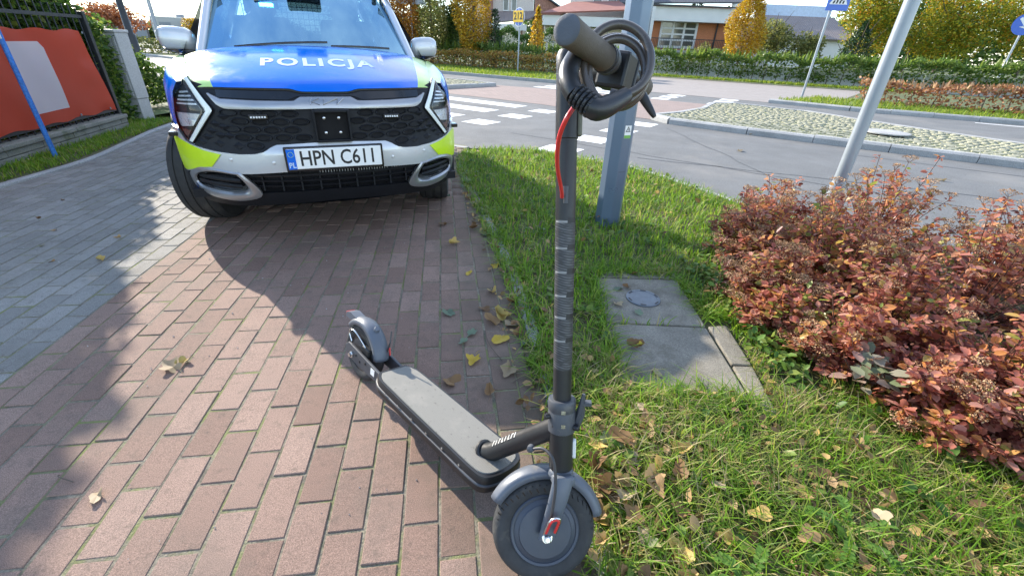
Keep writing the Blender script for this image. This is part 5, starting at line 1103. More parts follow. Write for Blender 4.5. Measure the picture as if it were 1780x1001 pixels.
# windscreen, roof, tail
def ws(s, t):
    xe = .685 - .085 * t; yc = .985 + .735 * t; z = 1.135 + .455 * t - .02 * t * t; return Vector((s * xe, yc + .10 * s * s * (1 - .4 * t), z - .045 * s * s * (1 - .2 * t)))
mb = MB(); mb.grid([[ws(s, t) for s in np.linspace(-1, 1, 25)] for t in np.linspace(0, 1, 15)]); wsc = mb.build('windscreen', c_glass, car, 60)
mb = MB()
mb.grid([[ws(s, t) + Vector((0, .004, -.004)) for s in np.linspace(-1, 1, 25)] for t in (.0, .02, .05)]); mb.grid([[ws(s, t) + Vector((0, .004, -.004)) for s in np.linspace(-1, 1, 25)] for t in (.93, .97, 1.0)])
for q in (-1, 1): mb.grid([[ws(q * s, t) + Vector((0, .004, -.004)) for s in (.955, .98, 1)] for t in np.linspace(.04, .95, 12)])
mb.build('frit_border', c_blk, wsc, 60)
for x0, x1 in ((-.50, .10), (.12, .55)):
    mb = MB(); P_ = [ws(x / .685, .012 + .01 * k) + Vector((0, -.016, .012)) for k, x in enumerate(np.linspace(x0, x1, 6))]; mb.tube(P_, .007, 6); mb.build('wiper', c_blk, wsc, 60)
mb = MB(); mb.grid([[(x, .95 + .11 * (x / .8) ** 2 + d_, 1.142 - .055 * (x / .8) ** 2 - h_) for x in np.linspace(-.78, .78, 20)] for d_, h_ in ((0, .012), (.06, .02))]); mb.build('cowl', c_blk, car)
mb = MB(); mb.grid([[(s * sp([1.7, 2.4, 3.4, 4.1], [.62, .625, .61, .55], y), y + .06 * s * s * (1 if y < 2 else 0), sp([1.7, 2.3, 3.2, 4.1], [1.585, 1.655, 1.65, 1.57], y) - .05 * s * s) for s in np.linspace(-1, 1, 15)] for y in np.linspace(1.71, 4.1, 14)]); mb.build('roof', [c_silver], car, 60)
mb = MB(); mb.grid([[(s * (.55 + .2 * t), 4.1 + .36 * t, 1.57 - .5 * t) for s in np.linspace(-1, 1, 9)] for t in np.linspace(0, 1, 5)]); mb.build('rear_window', c_sideglass, car, 60)
mb = MB(); mb.grid([[(s * .78, 4.42 + .08 * math.sin(math.pi * t), 1.09 - .8 * t) for s in np.linspace(-1, 1, 9)] for t in np.linspace(0, 1, 6)]); mb.build('tailgate', c_silver, car, 60)
mb = MB(); mb.box((0, 2.35, .32), (1.7, 3.9, .05)); mb.build('floor_pan', c_mat, car)
# cabin
ci = empty('cabin'); ci.parent = car
mb = MB(); mb.grid([[(x, y, z) for x in np.linspace(-.72, .72, 8)] for y, z in ((1.08, 1.095), (1.35, 1.10), (1.5, 1.04), (1.55, .8))]); mb.build('dashboard', c_int, ci, 60)
for x in (-.37, .37):
    mb = MB(); mb.box((x, 2.05, .75), (.5, .5, .16)); mb.box((x, 2.38, 1.05), (.48, .13, .62), rot=Matrix.Rotation(-.22, 3, 'X')); mb.box((x, 2.50, 1.44), (.26, .09, .17)); mb.build('seat', c_seat, ci, bevel=.05, seg=3)
mb = MB(); a = np.linspace(0, 6.283, 25)[:-1]; mb.tube([(.37 + .18 * math.cos(q), 1.62 + .07 * math.sin(q), 1.06 + .165 * math.sin(q)) for q in a], .016, 8, closed=True); mb.build('steering_wheel', c_int, ci, 60)
mb = MB(); mb.box((0, 3.0, 1.3), (1.2, .01, .5)); part_ = mb
mb = MB()
for x in np.linspace(-.55, .55, 23): mb.tube([(x, 2.95, 1.0), (x, 2.95, 1.52)], .003, 4)
for z in np.linspace(1.0, 1.52, 11): mb.tube([(-.55, 2.95, z), (.55, 2.95, z)], .003, 4)
kind(mb.build('partition_mesh', c_chr, ci), 'stuff')
mb = MB(); mb.box((0, 1.62, 1.53), (.2, .06, .06)); mb.box((0, 1.56, 1.56), (.26, .12, .05)); mb.build('sensor_housing', c_blk, ci, bevel=.015)
mb = MB(); mb.box((-.27, 1.500, 1.405), (.095, .02, .024)); mb.build('beacon', mat('blue_beacon_lit', (.1, .6, 1.0), .3, emit=(.10, .55, 1.0), es=22), ci, bevel=.005)
mb = MB(); mb.box((-.27, 1.530, 1.415), (.16, .035, .07)); mb.build('beacon_housing', c_blk, ci)
# wheels
def wheel(x, y, steer, lab=None):
    w = empty('wheel', (x, y, .345), steer); w.parent = car
    mb = MB(); R_ = .348; W_ = .118; mb.lathe([(.235, -W_ * .9), (.30, -W_ * 1.02), (.33, -W_ * .97), (.344, -W_ * .82), (.348, -W_ * .6), (.342, -W_ * .58), (.342, -W_ * .52), (.349, -W_ * .5), (.349, -W_ * .1), (.342, -W_ * .08), (.342, W_ * .08), (.349, W_ * .1), (.349, W_ * .5), (.342, W_ * .52), (.342, W_ * .58), (.348, W_ * .6), (.344, W_ * .82), (.33, W_ * .97), (.30, W_ * 1.02), (.235, W_ * .9)], (0, 0, 0), (1, 0, 0), 56, close=True); ty = mb.build('tyre', c_tyre, w, 40)
    mb = MB(); mb.lathe([(.238, -.09), (.225, -.1), (.22, .1), (.238, .09)], (0, 0, 0), (1, 0, 0), 40)
    for k in range(5):
        a = k * 2 * math.pi / 5; d = Vector((0, math.cos(a), math.sin(a))); sd_ = 1 if x > 0 else -1; mb.box(d * .13 + Vector((sd_ * .07, 0, 0)), (.03, .05, .2), rot=Matrix.Rotation(a - math.pi / 2, 3, 'X'))
    mb.lathe([(.06, -.09), (.06, .09)], (0, 0, 0), (1, 0, 0), 20); mb.build('rim', c_rim, w, 40)
for x in (-.81, .81): wheel(x, yw1, R(-16)); wheel(x, yw2, 0)
for s in (1, -1):
    mb = MB(); mb.grid([[(s * xx, yw1 + .40 * math.cos(a), .345 + .40 * math.sin(a)) for a in np.linspace(-.2, math.pi + .2, 20)] for xx in (.55, .88)]); mb.build('wheel_well', c_mat, car)
# officer in the front seat, seen dimly through the glass
m_skin = mat('skin', (.48, .29, .21), .5, 0, .06, 8); m_uni = mat('dark_uniform', (.018, .022, .035), .8, 0, .15, 12)
def skin_body(name, V, E_, rad, m, parent, sub=2):
    me = bpy.data.meshes.new(name); me.from_pydata(V, E_, []); me.materials.append(m); o = bpy.data.objects.new(name, me); C.objects.link(o); o.parent = parent
    o.modifiers.new('skin', 'SKIN'); sv = me.skin_vertices[0].data
    for i, r_ in enumerate(rad): sv[i].radius = r_ if isinstance(r_, tuple) else (r_, r_)
    sv[0].use_root = True; s_ = o.modifiers.new('sub', 'SUBSURF'); s_.levels = sub; s_.render_levels = sub; return o
Mc = Matrix.Translation((-1.08, 2.625, 0)) @ Matrix.Rotation(TH, 4, 'Z')
pw = Mc @ Vector((-.37, 2.15, .84)); off_ = empty('person', pw, TH); tag(off_, 'person in dark uniform sitting behind the windscreen on the left', 'person')
V = [(0, .02, .02), (0, .06, .25), (0, .08, .44), (0, .06, .54), (0, .04, .60), (-.17, .08, .43), (-.24, -.05, .22), (-.2, -.28, .12), (.17, .08, .43), (.24, -.05, .22), (.2, -.28, .12), (-.1, -.2, .02), (-.12, -.5, .04), (-.12, -.52, -.3), (.1, -.2, .02), (.12, -.5, .04), (.12, -.52, -.3)]
E_ = [(0, 1), (1, 2), (2, 3), (3, 4), (2, 5), (5, 6), (6, 7), (2, 8), (8, 9), (9, 10), (0, 11), (11, 12), (12, 13), (0, 14), (14, 15), (15, 16)]
skin_body('body', V, E_, [(.16, .11), (.15, .10), (.14, .09), .055, .05, .06, .05, .038, .06, .05, .038, .09, .07, .05, .09, .07, .05], m_uni, off_)
mb = MB(); G = []
for i in range(13):
    ph = -math.pi / 2 + math.pi * i / 12; row = []
    for j in range(21):
        a = 2 * math.pi * j / 20; r_ = math.cos(ph); x = .075 * r_ * math.cos(a); y = .095 * r_ * math.sin(a); z = .118 * math.sin(ph)
        if math.sin(a) < 0: y *= 1.02; y -= .022 * math.exp(-((z + .01) / .022) ** 2 - (x / .016) ** 2) - .012 * (math.exp(-((z - .018) / .014) ** 2 - ((abs(x) - .03) / .016) ** 2)); x *= 1 - .25 * max(0, -z / .118)
        row.append((x, .025 + y, .70 + z))
    G.append(row)
mb.grid(G); hd_ = mb.build('head', m_skin, off_, 80)
mb = MB(); mb.grid([[(.082 * math.cos(p) * math.cos(a), .035 + .10 * math.cos(p) * math.sin(a), .715 + .112 * math.sin(p)) for a in np.linspace(-.35, math.pi + .35, 18)] for p in np.linspace(-.4, 1.57, 8)]); mb.grid([[(.080 * math.cos(p) * math.cos(a), .03 + .098 * math.cos(p) * math.sin(a), .715 + .112 * math.sin(p)) for a in np.linspace(0, 6.283, 22)] for p in np.linspace(.55, 1.57, 6)]); mb.build('hair', mat('dark_hair', (.03, .02, .014), .6), hd_, 70)
mb = MB()
for x in (-.03, .03): mb.lathe([(.0, -.006), (.007, 0), (0, .004)], (x, -.064, .718), (0, -1, 0), 8)
mb.build('eyes', m_ink, hd_); mb = MB(); mb.box((0, -.066, .652), (.04, .006, .008)); mb.build('mouth', mat('lips', (.35, .13, .11), .5), hd_, bevel=.003)
for s in (-1, 1): mb = MB(); mb.lathe([(.0, -.01), (.022, -.006), (.022, .004), (0, .008)], (s * .076, .03, .70), (s, 0, 0), 10); mb.build('ear', m_skin, hd_, 60)
# ================================================================== E-SCOOTER
SD = Vector((-.238, 1.021, 0)); SZ = math.atan2(-.694, .72); LEAN = R(13); sc_ = empty('electric_scooter', SD, SZ); sc_.rotation_euler = (-LEAN, 0, SZ);   # leans on its kickstand
tag(sc_, 'black electric scooter standing on the red pavers in front of the police car', 'scooter')
Ms = (Matrix.Translation(SD) @ Matrix.Rotation(SZ, 4, 'Z') @ Matrix.Rotation(-LEAN, 4, 'X')).inverted()
def W2(p): return Ms @ Vector(p)
k_body = mat('scooter_black_paint', (.018, .019, .021), .42, .1, .12, 8, bmp=.05, bs=200, dirt=((.07, .066, .06), 14, .7)); k_plas = mat('scooter_plastic', (.055, .060, .070), .5, 0, .12, 10, bmp=.08, bs=250, dirt=((.14, .13, .115), 12, .62))
k_fend = mat('scooter_fender_plastic', (.10, .115, .14), .42, 0, .10, 8, bmp=.05, bs=250, dirt=((.20, .19, .17), 14, .62)); k_tyre = mat('scooter_tyre', (.035, .036, .037), .8, 0, .2, 18, bmp=.25, bs=160, dirt=((.11, .10, .085), 16, .56)); k_hub = mat('scooter_hub', (.055, .065, .085), .45, .3, .08, 10, bmp=.04, bs=120, dirt=((.11, .11, .10), 12, .62))
k_red = mat('scooter_red_trim', (.62, .03, .03), .4, 0, .08, 10, coat=.2); k_grip = mat('grip_rubber', (.125, .105, .085), .85, 0, .12, 18, bmp=.3, bs=420, dirt=((.16, .135, .11), 20, .55)); k_gripend = mat('grip_end_rubber', (.085, .095, .115), .8, 0, .14, 14, bmp=.2, bs=300)
k_chr = mat('zinc_bolt', (.6, .61, .62), .25, 1, .08, 20); k_print = mat('faint_white_print', (.42, .42, .40), .6); k_cable = mat('cable_sheath', (.045, .045, .048), .5)
def deckmat():
    m, t, p, o = nodes('deck_rubber'); c = N(t, 'ShaderNodeTexCoord'); v = N(t, 'ShaderNodeTexVoronoi'); v.inputs['Scale'].default_value = 230; v.inputs['Randomness'].default_value = .1; t.links.new(c.outputs['Object'], v.inputs['Vector'])
    cc = mixc(t, mrange(t, v.outputs['Distance'], .1, .6), (.255, .245, .215), (.185, .18, .160)); cc = mixc(t, mrange(t, noise(t, 9, 5, .65), .5, .75, 0, .6), cc, (.32, .30, .26)); cc = mixc(t, mrange(t, noise(t, 60, 3, .65), .62, .72, 0, .5), cc, (.07, .065, .055))
    t.links.new(cc, p.inputs['Base Color']); p.inputs['Roughness'].default_value = .85; bump(t, p, v.outputs['Distance'], .6, .0016); return m
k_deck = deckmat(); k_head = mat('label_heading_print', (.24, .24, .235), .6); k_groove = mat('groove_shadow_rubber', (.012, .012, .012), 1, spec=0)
# deck
out = [(-.30, .055), (-.27, .074), (-.20, .082), (.15, .086), (.25, .086), (.288, .078), (.306, .05), (.312, 0)]; outl = [(s, -a) for s, a in out[::-1]] + [(s, a) for s, a in out[:-1]][::1]
outl = [(s, -a) for s, a in out] + [(s, a) for s, a in out[::-1][1:]]
outl = [tuple(p)[:2] for p in smooth_path([(*p, 0) for p in outl], 4)]
def ring(sc1, z): cx_ = 0.01; return [((s - cx_) * sc1[0] + cx_, a * sc1[1], z) for s, a in outl]
mb = MB(); n_ = len(outl); G = [ring((.97, .88), .085), ring((1, 1), .10), ring((1.0, 1.0), .142), ring((.99, .98), .150)]
for g_ in G: g_.append(g_[0])
mb.grid(G); mb.add(G[0][:-1], [tuple(range(n_))]); mb.add(G[-1][:-1], [tuple(range(n_))]); mb.build('deck', k_body, sc_, 40)
mb = MB(); G = [ring((.955, .885), .1495), ring((.95, .87), .1530)]
for g_ in G: g_.append(g_[0])
mb.grid(G); mb.add(G[1][:-1], [tuple(range(n_))]); mb.build('deck_mat', k_deck, sc_, 30)
mb = MB(); mb.tube([(s, a, .121) for s, a in outl], .0045, 6); mb.build('side_trim', k_plas, sc_, 60)
for y in (-.084, .084):
    for s in np.linspace(-.2, .2, 6): mb = MB(); mb.lathe([(.004, 0), (.004, .002), (0, .003)], (s, y * 1.02, .13), (0, y, 0), 8); mb.build('deck_screw', k_chr, sc_)
# wheels
def wheel2(name, c, ax, hub_solid, k_=1.0):
    w = empty(name); w.parent = sc_; ax = Vector(ax).normalized(); mb = MB(); n = 60
    prof = [(.078, -.020), (.094, -.026), (.108, -.022), (.1155, -.010), (.117, -.004), (.1155, -.0025), (.1155, .0025), (.117, .004), (.1155, .010), (.108, .022), (.094, .026), (.078, .020)]; mb.lathe([(a * k_, b * k_) for a, b in prof], c, ax, n, close=True); ty = mb.build('tyre', k_tyre, w, 50)
    a0 = Vector((0, 0, 1)); B = ax.cross(a0).normalized(); mb = MB()
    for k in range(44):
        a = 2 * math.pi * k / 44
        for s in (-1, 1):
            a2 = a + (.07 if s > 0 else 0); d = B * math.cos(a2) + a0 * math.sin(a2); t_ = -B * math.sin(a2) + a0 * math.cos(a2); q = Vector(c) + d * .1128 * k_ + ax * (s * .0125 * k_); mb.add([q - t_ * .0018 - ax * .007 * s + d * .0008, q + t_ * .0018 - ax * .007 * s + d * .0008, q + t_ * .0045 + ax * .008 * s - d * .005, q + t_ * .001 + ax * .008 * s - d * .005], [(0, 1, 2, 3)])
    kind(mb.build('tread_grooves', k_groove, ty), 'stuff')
    if hub_solid:
        mb = MB(); hp_ = [(.079, .018), (.0785, .022), (.076, .0245), (.071, .0235), (.0695, .0215), (.060, .025), (.058, .0275), (.03, .029), (0, .029)]; mb.lathe([(a * k_, -b * k_) for a, b in hp_], c, ax, 48); mb.lathe([(a * k_, b * k_) for a, b in hp_], c, ax, 48); mb.build('motor_hub', k_hub, w, 30)
    else:
        mb = MB(); mb.lathe([(.080, -.018), (.072, -.020), (.070, -.012), (.070, .012), (.072, .020), (.080, .018)], c, ax, 48)
        for k in range(5): a = k * 2 * math.pi / 5 + .3; d = B * math.cos(a) + a0 * math.sin(a); mb.tube([Vector(c) + d * .015, Vector(c) + d * .072], .009, 8)
        mb.build('rim', k_body, w, 40); mb = MB(); mb.lathe([(.056, -.0235), (.056, -.0215)], c, ax, 40); mb.lathe([(.030, -.025), (.030, -.02)], c, ax, 20); mb.build('brake_disc', k_plas, w, 30)
        mb = MB(); mb.lathe([(.018, -.022), (.018, .022)], c, ax, 16); mb.build('axle_hub', k_body, w)
    return w
RC_ = (-.50, .004, .118); wheel2('rear_wheel', RC_, (0, 1, 0), False)
SBw = Vector((.1409, .7532, .2903)); STw = Vector((.0969, 1.0247, 1.1916))      # steering axis
def at_z(z): return W2(SBw.lerp(STw, (z - SBw.z) / (STw.z - SBw.z)))
ax_s = (at_z(1.1) - at_z(.3)).normalized()
def Wd(v): return Ms.to_3x3() @ Vector(v)
FW = Wd((.99, .10, 0)); FW = (FW - ax_s * FW.dot(ax_s)).normalized(); FA_ = FW.cross(ax_s).normalized(); WA = math.atan2(FW.y, FW.x)
FA_ = (FA_ * math.cos(R(15)) + ax_s * math.sin(R(15))).normalized(); FC = W2((.106, .690, .1170)); wheel2('front_wheel', FC, FA_, True, 1.13)   # FA_ points towards the right side
# rear fender with tail light and hook
def fender(name, c, fdir, adir, r0, w0, a0_, a1_, m, taper=.75, n=26, droop=0):
    mb = MB(); G = []; c = Vector(c)
    for i in range(n + 1):
        t = i / n; a = a0_ + (a1_ - a0_) * t; d = fdir * math.cos(a) + adir.cross(fdir).normalized() * math.sin(a) * (1 if adir.cross(fdir).z > 0 else -1); w = w0 * (1 - (1 - taper) * abs(2 * t - 1) ** 2.5); row = []
        for q in (-1.0, -.97, -.8, -.4, 0, .4, .8, .97, 1.0):
            rr = r0 + .012 * (1 - q * q) - (.016 if abs(q) >= 1 else 0); row.append(c + d * rr + adir * (w / 2 * q))
        G.append(row)
    mb.grid(G); o = mb.build(name, m, sc_, 60); s_ = o.modifiers.new('solid', 'SOLIDIFY'); s_.thickness = .0035; return o
XF = Vector((1, 0, 0)); YF = Vector((0, 1, 0))
rf = fender('rear_fender', RC_, XF, YF, .128, .062, R(10), R(140), k_fend, .92)
mb = MB(); d = XF * math.cos(R(128)) + Vector((0, 0, 1)) * math.sin(R(128)); q = Vector(RC_) + d * .142; G = [[q + Vector((dx, y, dz)) for y in (-.02, .02)] for dx, dz in ((.045, .012), (-.015, .018), (-.045, .008), (-.048, -.012), (-.01, -.012))]; mb.grid(G); mb.add([g_[0] for g_ in G], [(0, 1, 2, 3, 4)]); mb.add([g_[1] for g_ in G], [(0, 1, 2, 3, 4)]); mb.build('tail_lamp_housing', k_fend, rf, bevel=.004)
mb = MB(); mb.box(q + Vector((-.049, 0, -.002)), (.006, .036, .018)); mb.build('tail_lamp', k_red, rf, bevel=.002)
mb = MB(); mb.lathe([(.011, 0), (.011, .010), (.009, .013), (0, .013)], Vector(RC_) + (XF * math.cos(R(62)) + Vector((0, 0, 1)) * math.sin(R(62))) * .139 + YF * .0, (math.cos(R(62)), 0, math.sin(R(62))), 16); mb.build('fold_hook', k_fend, rf, 40)
mb = MB(); d = XF * math.cos(R(24)) + Vector((0, 0, 1)) * math.sin(R(24)); mb.box(Vector(RC_) + d * .142 + YF * .026, (.006, .004, .03), rot=Matrix.Rotation(R(-20), 3, 'Y')); mb.build('side_reflector', k_red, rf)
mb = MB(); mb.tube([Vector(RC_) + Vector((.12, .02, .05)), Vector(RC_) + Vector((.135, .02, .10)), Vector(RC_) + Vector((.12, .03, .14))], .003, 6); mb.build('tail_wire', k_cable, rf)
# rear arms, brake calliper
for y in (-.045, .05):
    mb = MB(); pts = [(-.56, .134), (-.545, .100), (-.45, .088), (-.30, .095), (-.27, .135), (-.36, .142), (-.46, .150), (-.535, .156)]; G = [[(s, y + dy, z) for s, z in pts] for dy in (-.006, .006)]; n_ = len(pts); mb.add(G[0] + G[1], [tuple(range(n_)), tuple(range(2 * n_ - 1, n_ - 1, -1))] + [(i, (i + 1) % n_, n_ + (i + 1) % n_, n_ + i) for i in range(n_)]); ra = mb.build('rear_arm', k_plas, sc_, bevel=.003)
    mb = MB(); sg_ = -1 if y < 0 else 1; mb.lathe([(.014, 0), (.014, .006), (.009, .008), (.009, .014), (0, .014)], (-.50, y + sg_ * .006, .118), (0, sg_, 0), 6); mb.build('axle_nut', k_chr, ra)
    for s, z in ((-.47, .128), (-.44, .115), (-.40, .128)): mb = MB(); mb.lathe([(.005, 0), (.005, .003), (0, .004)], (s, y + sg_ * .006, z), (0, sg_, 0), 8); mb.build('arm_bolt', k_body, ra)
    mb = MB(); mb.box((-.345, y + sg_ * .0068, .122), (.026, .001, .026)); mb.build('arm_sticker', m_white, ra)
mb = MB(); mb.box((-.435, -.026, .155), (.05, .02, .035)); mb.build('brake_calliper', k_body, sc_, bevel=.005)
mb = MB(); mb.tube(smooth_path([(-.44, -.03, .17), (-.50, -.045, .215), (-.545, -.045, .20), (-.53, -.04, .16)], 5), .003, 6); mb.build('fender_stay', k_chr, sc_, 60)
# kickstand on the left side
mb = MB(); mb.tube([(.0, .07, .09), (-.02, .11, .05), (-.05, .155, .004)], [.008, .0075, .007], 10); mb.build('kickstand', k_body, sc_, 60)
# neck, head tube, collar, stem
mb = MB(); mb.tube([(.205, -.004, .140), (.245, .0, .170), at_z(.385)], [.027, .0265, .0265], 20); nk = mb.build('neck', k_body, sc_, 50)
mb = MB(); mb.lathe([(.032, 0), (.032, .008), (.028, .012)], (.212, -.003, .150), Vector((.25, 0, .2)), 20); mb.build('neck_collar', k_body, nk, 40)
nd = (at_z(.385) - Vector((.245, .0, .170))).normalized(); side_ = Vector((0, -1, 0)); upn = nd.cross(side_).normalized() * -1
if upn.z < 0: upn = -upn
for k in range(8):                                                    # worn, unreadable white lettering on the neck
    c = Vector((.245, .0, .170)) + nd * (.035 + k * .0145) + (upn * .80 + side_ * .60).normalized() * .0269; tt = (side_ * .80 - upn * .60); mb = MB(); mb.box(c, (.004, .016, .0012), rot=Matrix((nd, tt, (upn * .80 + side_ * .60).normalized())).transposed()); 
    if k % 3 != 1: mb.box(c + nd * .004 + tt * (.006 if k % 2 else -.006), (.006, .004, .0012), rot=Matrix((nd, tt, (upn * .80 + side_ * .60).normalized())).transposed())
    mb.build('worn_lettering', k_print, nk)
mb = MB(); mb.tube([at_z(.272), at_z(.276), at_z(.38)], [.024, .030, .030], 28); ht = mb.build('head_tube', k_body, sc_, 40)
mb = MB(); mb.lathe([(.0295, 0), (.034, .003), (.034, .052), (.0325, .055), (.0325, .058), (.034, .061), (.034, .082), (.031, .086), (.0225, .086)], at_z(.372), ax_s, 32); cl_ = mb.build('folding_collar', k_plas, sc_, 40)
camd = (W2((0, 0, 1.2)) - at_z(.42)).normalized(); sr = ax_s.cross(camd).normalized(); fr_ = sr.cross(ax_s).normalized()       # right in view, towards the viewer
for dz in (.028, .064): mb = MB(); mb.box(at_z(.372) + ax_s * dz + fr_ * .034 + sr * .004, (.010, .003, .010), rot=Matrix((sr, fr_, ax_s)).transposed()); mb.build('silver_stud', k_chr, cl_)
for dx, dz in ((-.030, .045), (.030, .018), (-.012, .022)): mb = MB(); mb.lathe([(.007, 0), (.007, .012), (.004, .014), (0, .014)], at_z(.372) + ax_s * dz + fr_ * .016 + sr * dx, (sr * (1 if dx > 0 else -1) + fr_ * .6), 10); mb.build('collar_bolt', k_body, cl_, 40)
lv_ = MB(); o_ = at_z(.372); lv_.tube([o_ + ax_s * .012 + sr * .036, o_ + ax_s * .045 + sr * .045, o_ + ax_s * .10 + sr * .052 + fr_ * .004], [.010, .012, .004], 8); lv_.box(o_ + ax_s * .075 + sr * .06, (.022, .02, .008), rot=Matrix((sr, fr_, ax_s)).transposed()); lv_.build('folding_lever', k_plas, cl_, 40)
mb = MB(); mb.lathe([(.010, 0), (.010, .008), (.007, .010), (0, .010)], o_ + ax_s * .02 + sr * .034, sr, 12); mb.build('lever_pivot', k_body, cl_, 40)
mb = MB(); mb.tube([at_z(.44), at_z(1.028), at_z(1.03), at_z(1.165)], [.0222, .0222, .0245, .0245], 28); stm = mb.build('stem', k_body, sc_, 40)
mb = MB(); mb.tube([at_z(1.16), at_z(1.185), at_z(1.195)], [.0249, .0249, .020], 24); mb.build('stem_cap', k_body, stm, 40)
mb = MB(); mb.lathe([(.0226, 0), (.0226, .0012), (.0226, .0024)], at_z(1.022), ax_s, 28); mb.build('stem_seam', m_ink, stm)
# side reflector on the head tube
mb = MB(); P_ = at_z(.325) + sr * .0305; pts = [(math.cos(a) * .008, math.sin(a) * .008 + (.018 if math.sin(a) > 0 else -.018)) for a in np.linspace(0, 6.283, 21)[:-1]]; n_ = 20
mb.add([P_ + fr_ * u + ax_s * v + sr * w for w in (-.004, .006) for u, v in pts], [tuple(range(n_ - 1, -1, -1)), tuple(range(n_, 2 * n_))] + [(i, (i + 1) % n_, n_ + (i + 1) % n_, n_ + i) for i in range(n_)]); mb.build('side_reflector', m_white, ht, bevel=.002)
# warning label: text too small to read, wrapped round the stem
def labelmat():
    m, t, p, o = nodes('warning_label_print'); tc_ = N(t, 'ShaderNodeTexCoord'); mp = N(t, 'ShaderNodeMapping'); mp.inputs['Scale'].default_value = (55, 55, 330); t.links.new(tc_.outputs['Object'], mp.inputs[0]); a = N(t, 'ShaderNodeTexNoise'); a.inputs['Scale'].default_value = 1.0; a.inputs['Detail'].default_value = 2; t.links.new(mp.outputs[0], a.inputs['Vector'])
    w = N(t, 'ShaderNodeTexWave', bands_direction='Z'); w.inputs['Scale'].default_value = 55; t.links.new(tc_.outputs['Object'], w.inputs['Vector']); f = mixc(t, 1., mrange(t, a.outputs['Fac'], .38, .58), mrange(t, w.outputs['Fac'], .3, .7), 'MULTIPLY'); t.links.new(mixc(t, f, (.030, .031, .034), (.095, .098, .105)), p.inputs['Base Color']); p.inputs['Roughness'].default_value = .5; return m
def wrap(z0, z1, a0_, a1_, r_, name, m, par, n=16, k=2):
    mb = MB(); mb.grid([[at_z(z0 + (z1 - z0) * i / k) + (fr_ * math.cos(a) + sr * math.sin(a)) * r_ for a in np.linspace(a0_, a1_, n)] for i in range(k + 1)]); return mb.build(name, m, par, 60)
lab_ = wrap(.530, .866, R(-75), R(80), .0226, 'warning_label', labelmat(), stm, 20, 8)
for z in (.860, .804, .752, .700, .651, .597): wrap(z, z + .0045, R(-62), R(12), .0229, 'label_heading', k_head, lab_); wrap(z - .0005, z + .011, R(16), R(72), .0229, 'label_bar', m_ink, lab_)
# fork
mb = MB(); mb.tube([at_z(.275), at_z(.250)], [.029, .034], 20); mb.box(at_z(.250), (.055, .10, .028), rot=Matrix((FW, FA_, ax_s)).transposed()); mb.build('fork_crown', k_fend, sc_, 40, bevel=.008)
for s in (1, -1):
    a_ = FA_ * s; mb = MB(); G = []
    for t in np.linspace(0, 1, 9):
        c = (at_z(.262) + a_ * (.040 + .012 * min(1, t * 3))).lerp(FC + a_ * .054 + Vector((0, 0, -.006)), t); w = .027 - .006 * t; hh = .010; G.append([c + FW * w * math.cos(q) + a_ * hh * math.sin(q) for q in np.linspace(0, 6.283, 15)])
    mb.grid(G); mb.add(G[-1][:-1], [tuple(range(14))]); fk = mb.build('fork_leg', k_fend, sc_, 60)
    mb = MB(); mb.lathe([(.0135, 0), (.0135, .004), (.012, .005)], FC + a_ * .058, a_, 20); mb.lathe([(.009, .004), (.009, .012), (.0065, .014)], FC + a_ * .058, a_, 6); mb.build('axle_nut', k_chr, fk, 30)
    up_ = ((at_z(.262) + a_ * .04) - FC).normalized(); c = FC + a_ * .066 + up_ * .045
    U = [(-.0105, -.022), (-.0105, .010), (-.0075, .019), (0, .0225), (.0075, .019), (.0105, .010), (.0105, -.022)]; mb = MB(); mb.tube([c + FW * x + up_ * y for x, y in U], .0036, 8); mb.build('red_reflector', k_red, fk, 60)
    mb = MB(); mb.tube([c + FW * x * 1.35 + up_ * y * 1.2 - a_ * .002 for x, y in U], .0026, 8); mb.build('reflector_frame', k_chr if s > 0 else k_plas, fk, 60)
ff = fender('front_fender', FC, FW, FA_, .146, .062, R(148), R(10), k_fend, .72)
# cables
mb = MB(); mb.tube(smooth_path([W2(p) for p in [(.0645, .742, .340), (.0918, .7316, .3544), (.1142, .7049, .3476), (.122, .680, .295), (.120, .664, .240), (.115, .652, .19)]], 6), .0036, 8); mb.build('motor_cable', k_cable, sc_, 60)
mb = MB(); mb.lathe([(.010, -.004), (.008, .008), (.004, .010)], W2((.0620, .746, .338)), (.3, -1, .2), 12); mb.build('cable_grommet', k_plas, nk, 40)
mb = MB(); mb.tube(smooth_path([W2(p) for p in [(.0908, .760, 1.1196), (.076, .7449, 1.0996), (.0691, .7697, 1.0619), (.0764, .8292, 1.0043), (.0946, .8921, .9425), (.0995, .915, .9200)]], 8), .0040, 10); mb.build('red_cable', k_red, sc_, 60)
mb = MB(); mb.tube([at_z(.935) + fr_ * .0205, at_z(.900) + fr_ * .0218], [.0065, .005], 10); mb.build('cable_port', k_plas, stm, 50)
mb = MB(); mb.box(at_z(1.09) + sr * .027 + fr_ * .004, (.010, .016, .12), rot=Matrix((sr, fr_, ax_s)).transposed()); mb.build('latch_strip', mat('olive_plastic', (.12, .12, .085), .5), stm, bevel=.004)
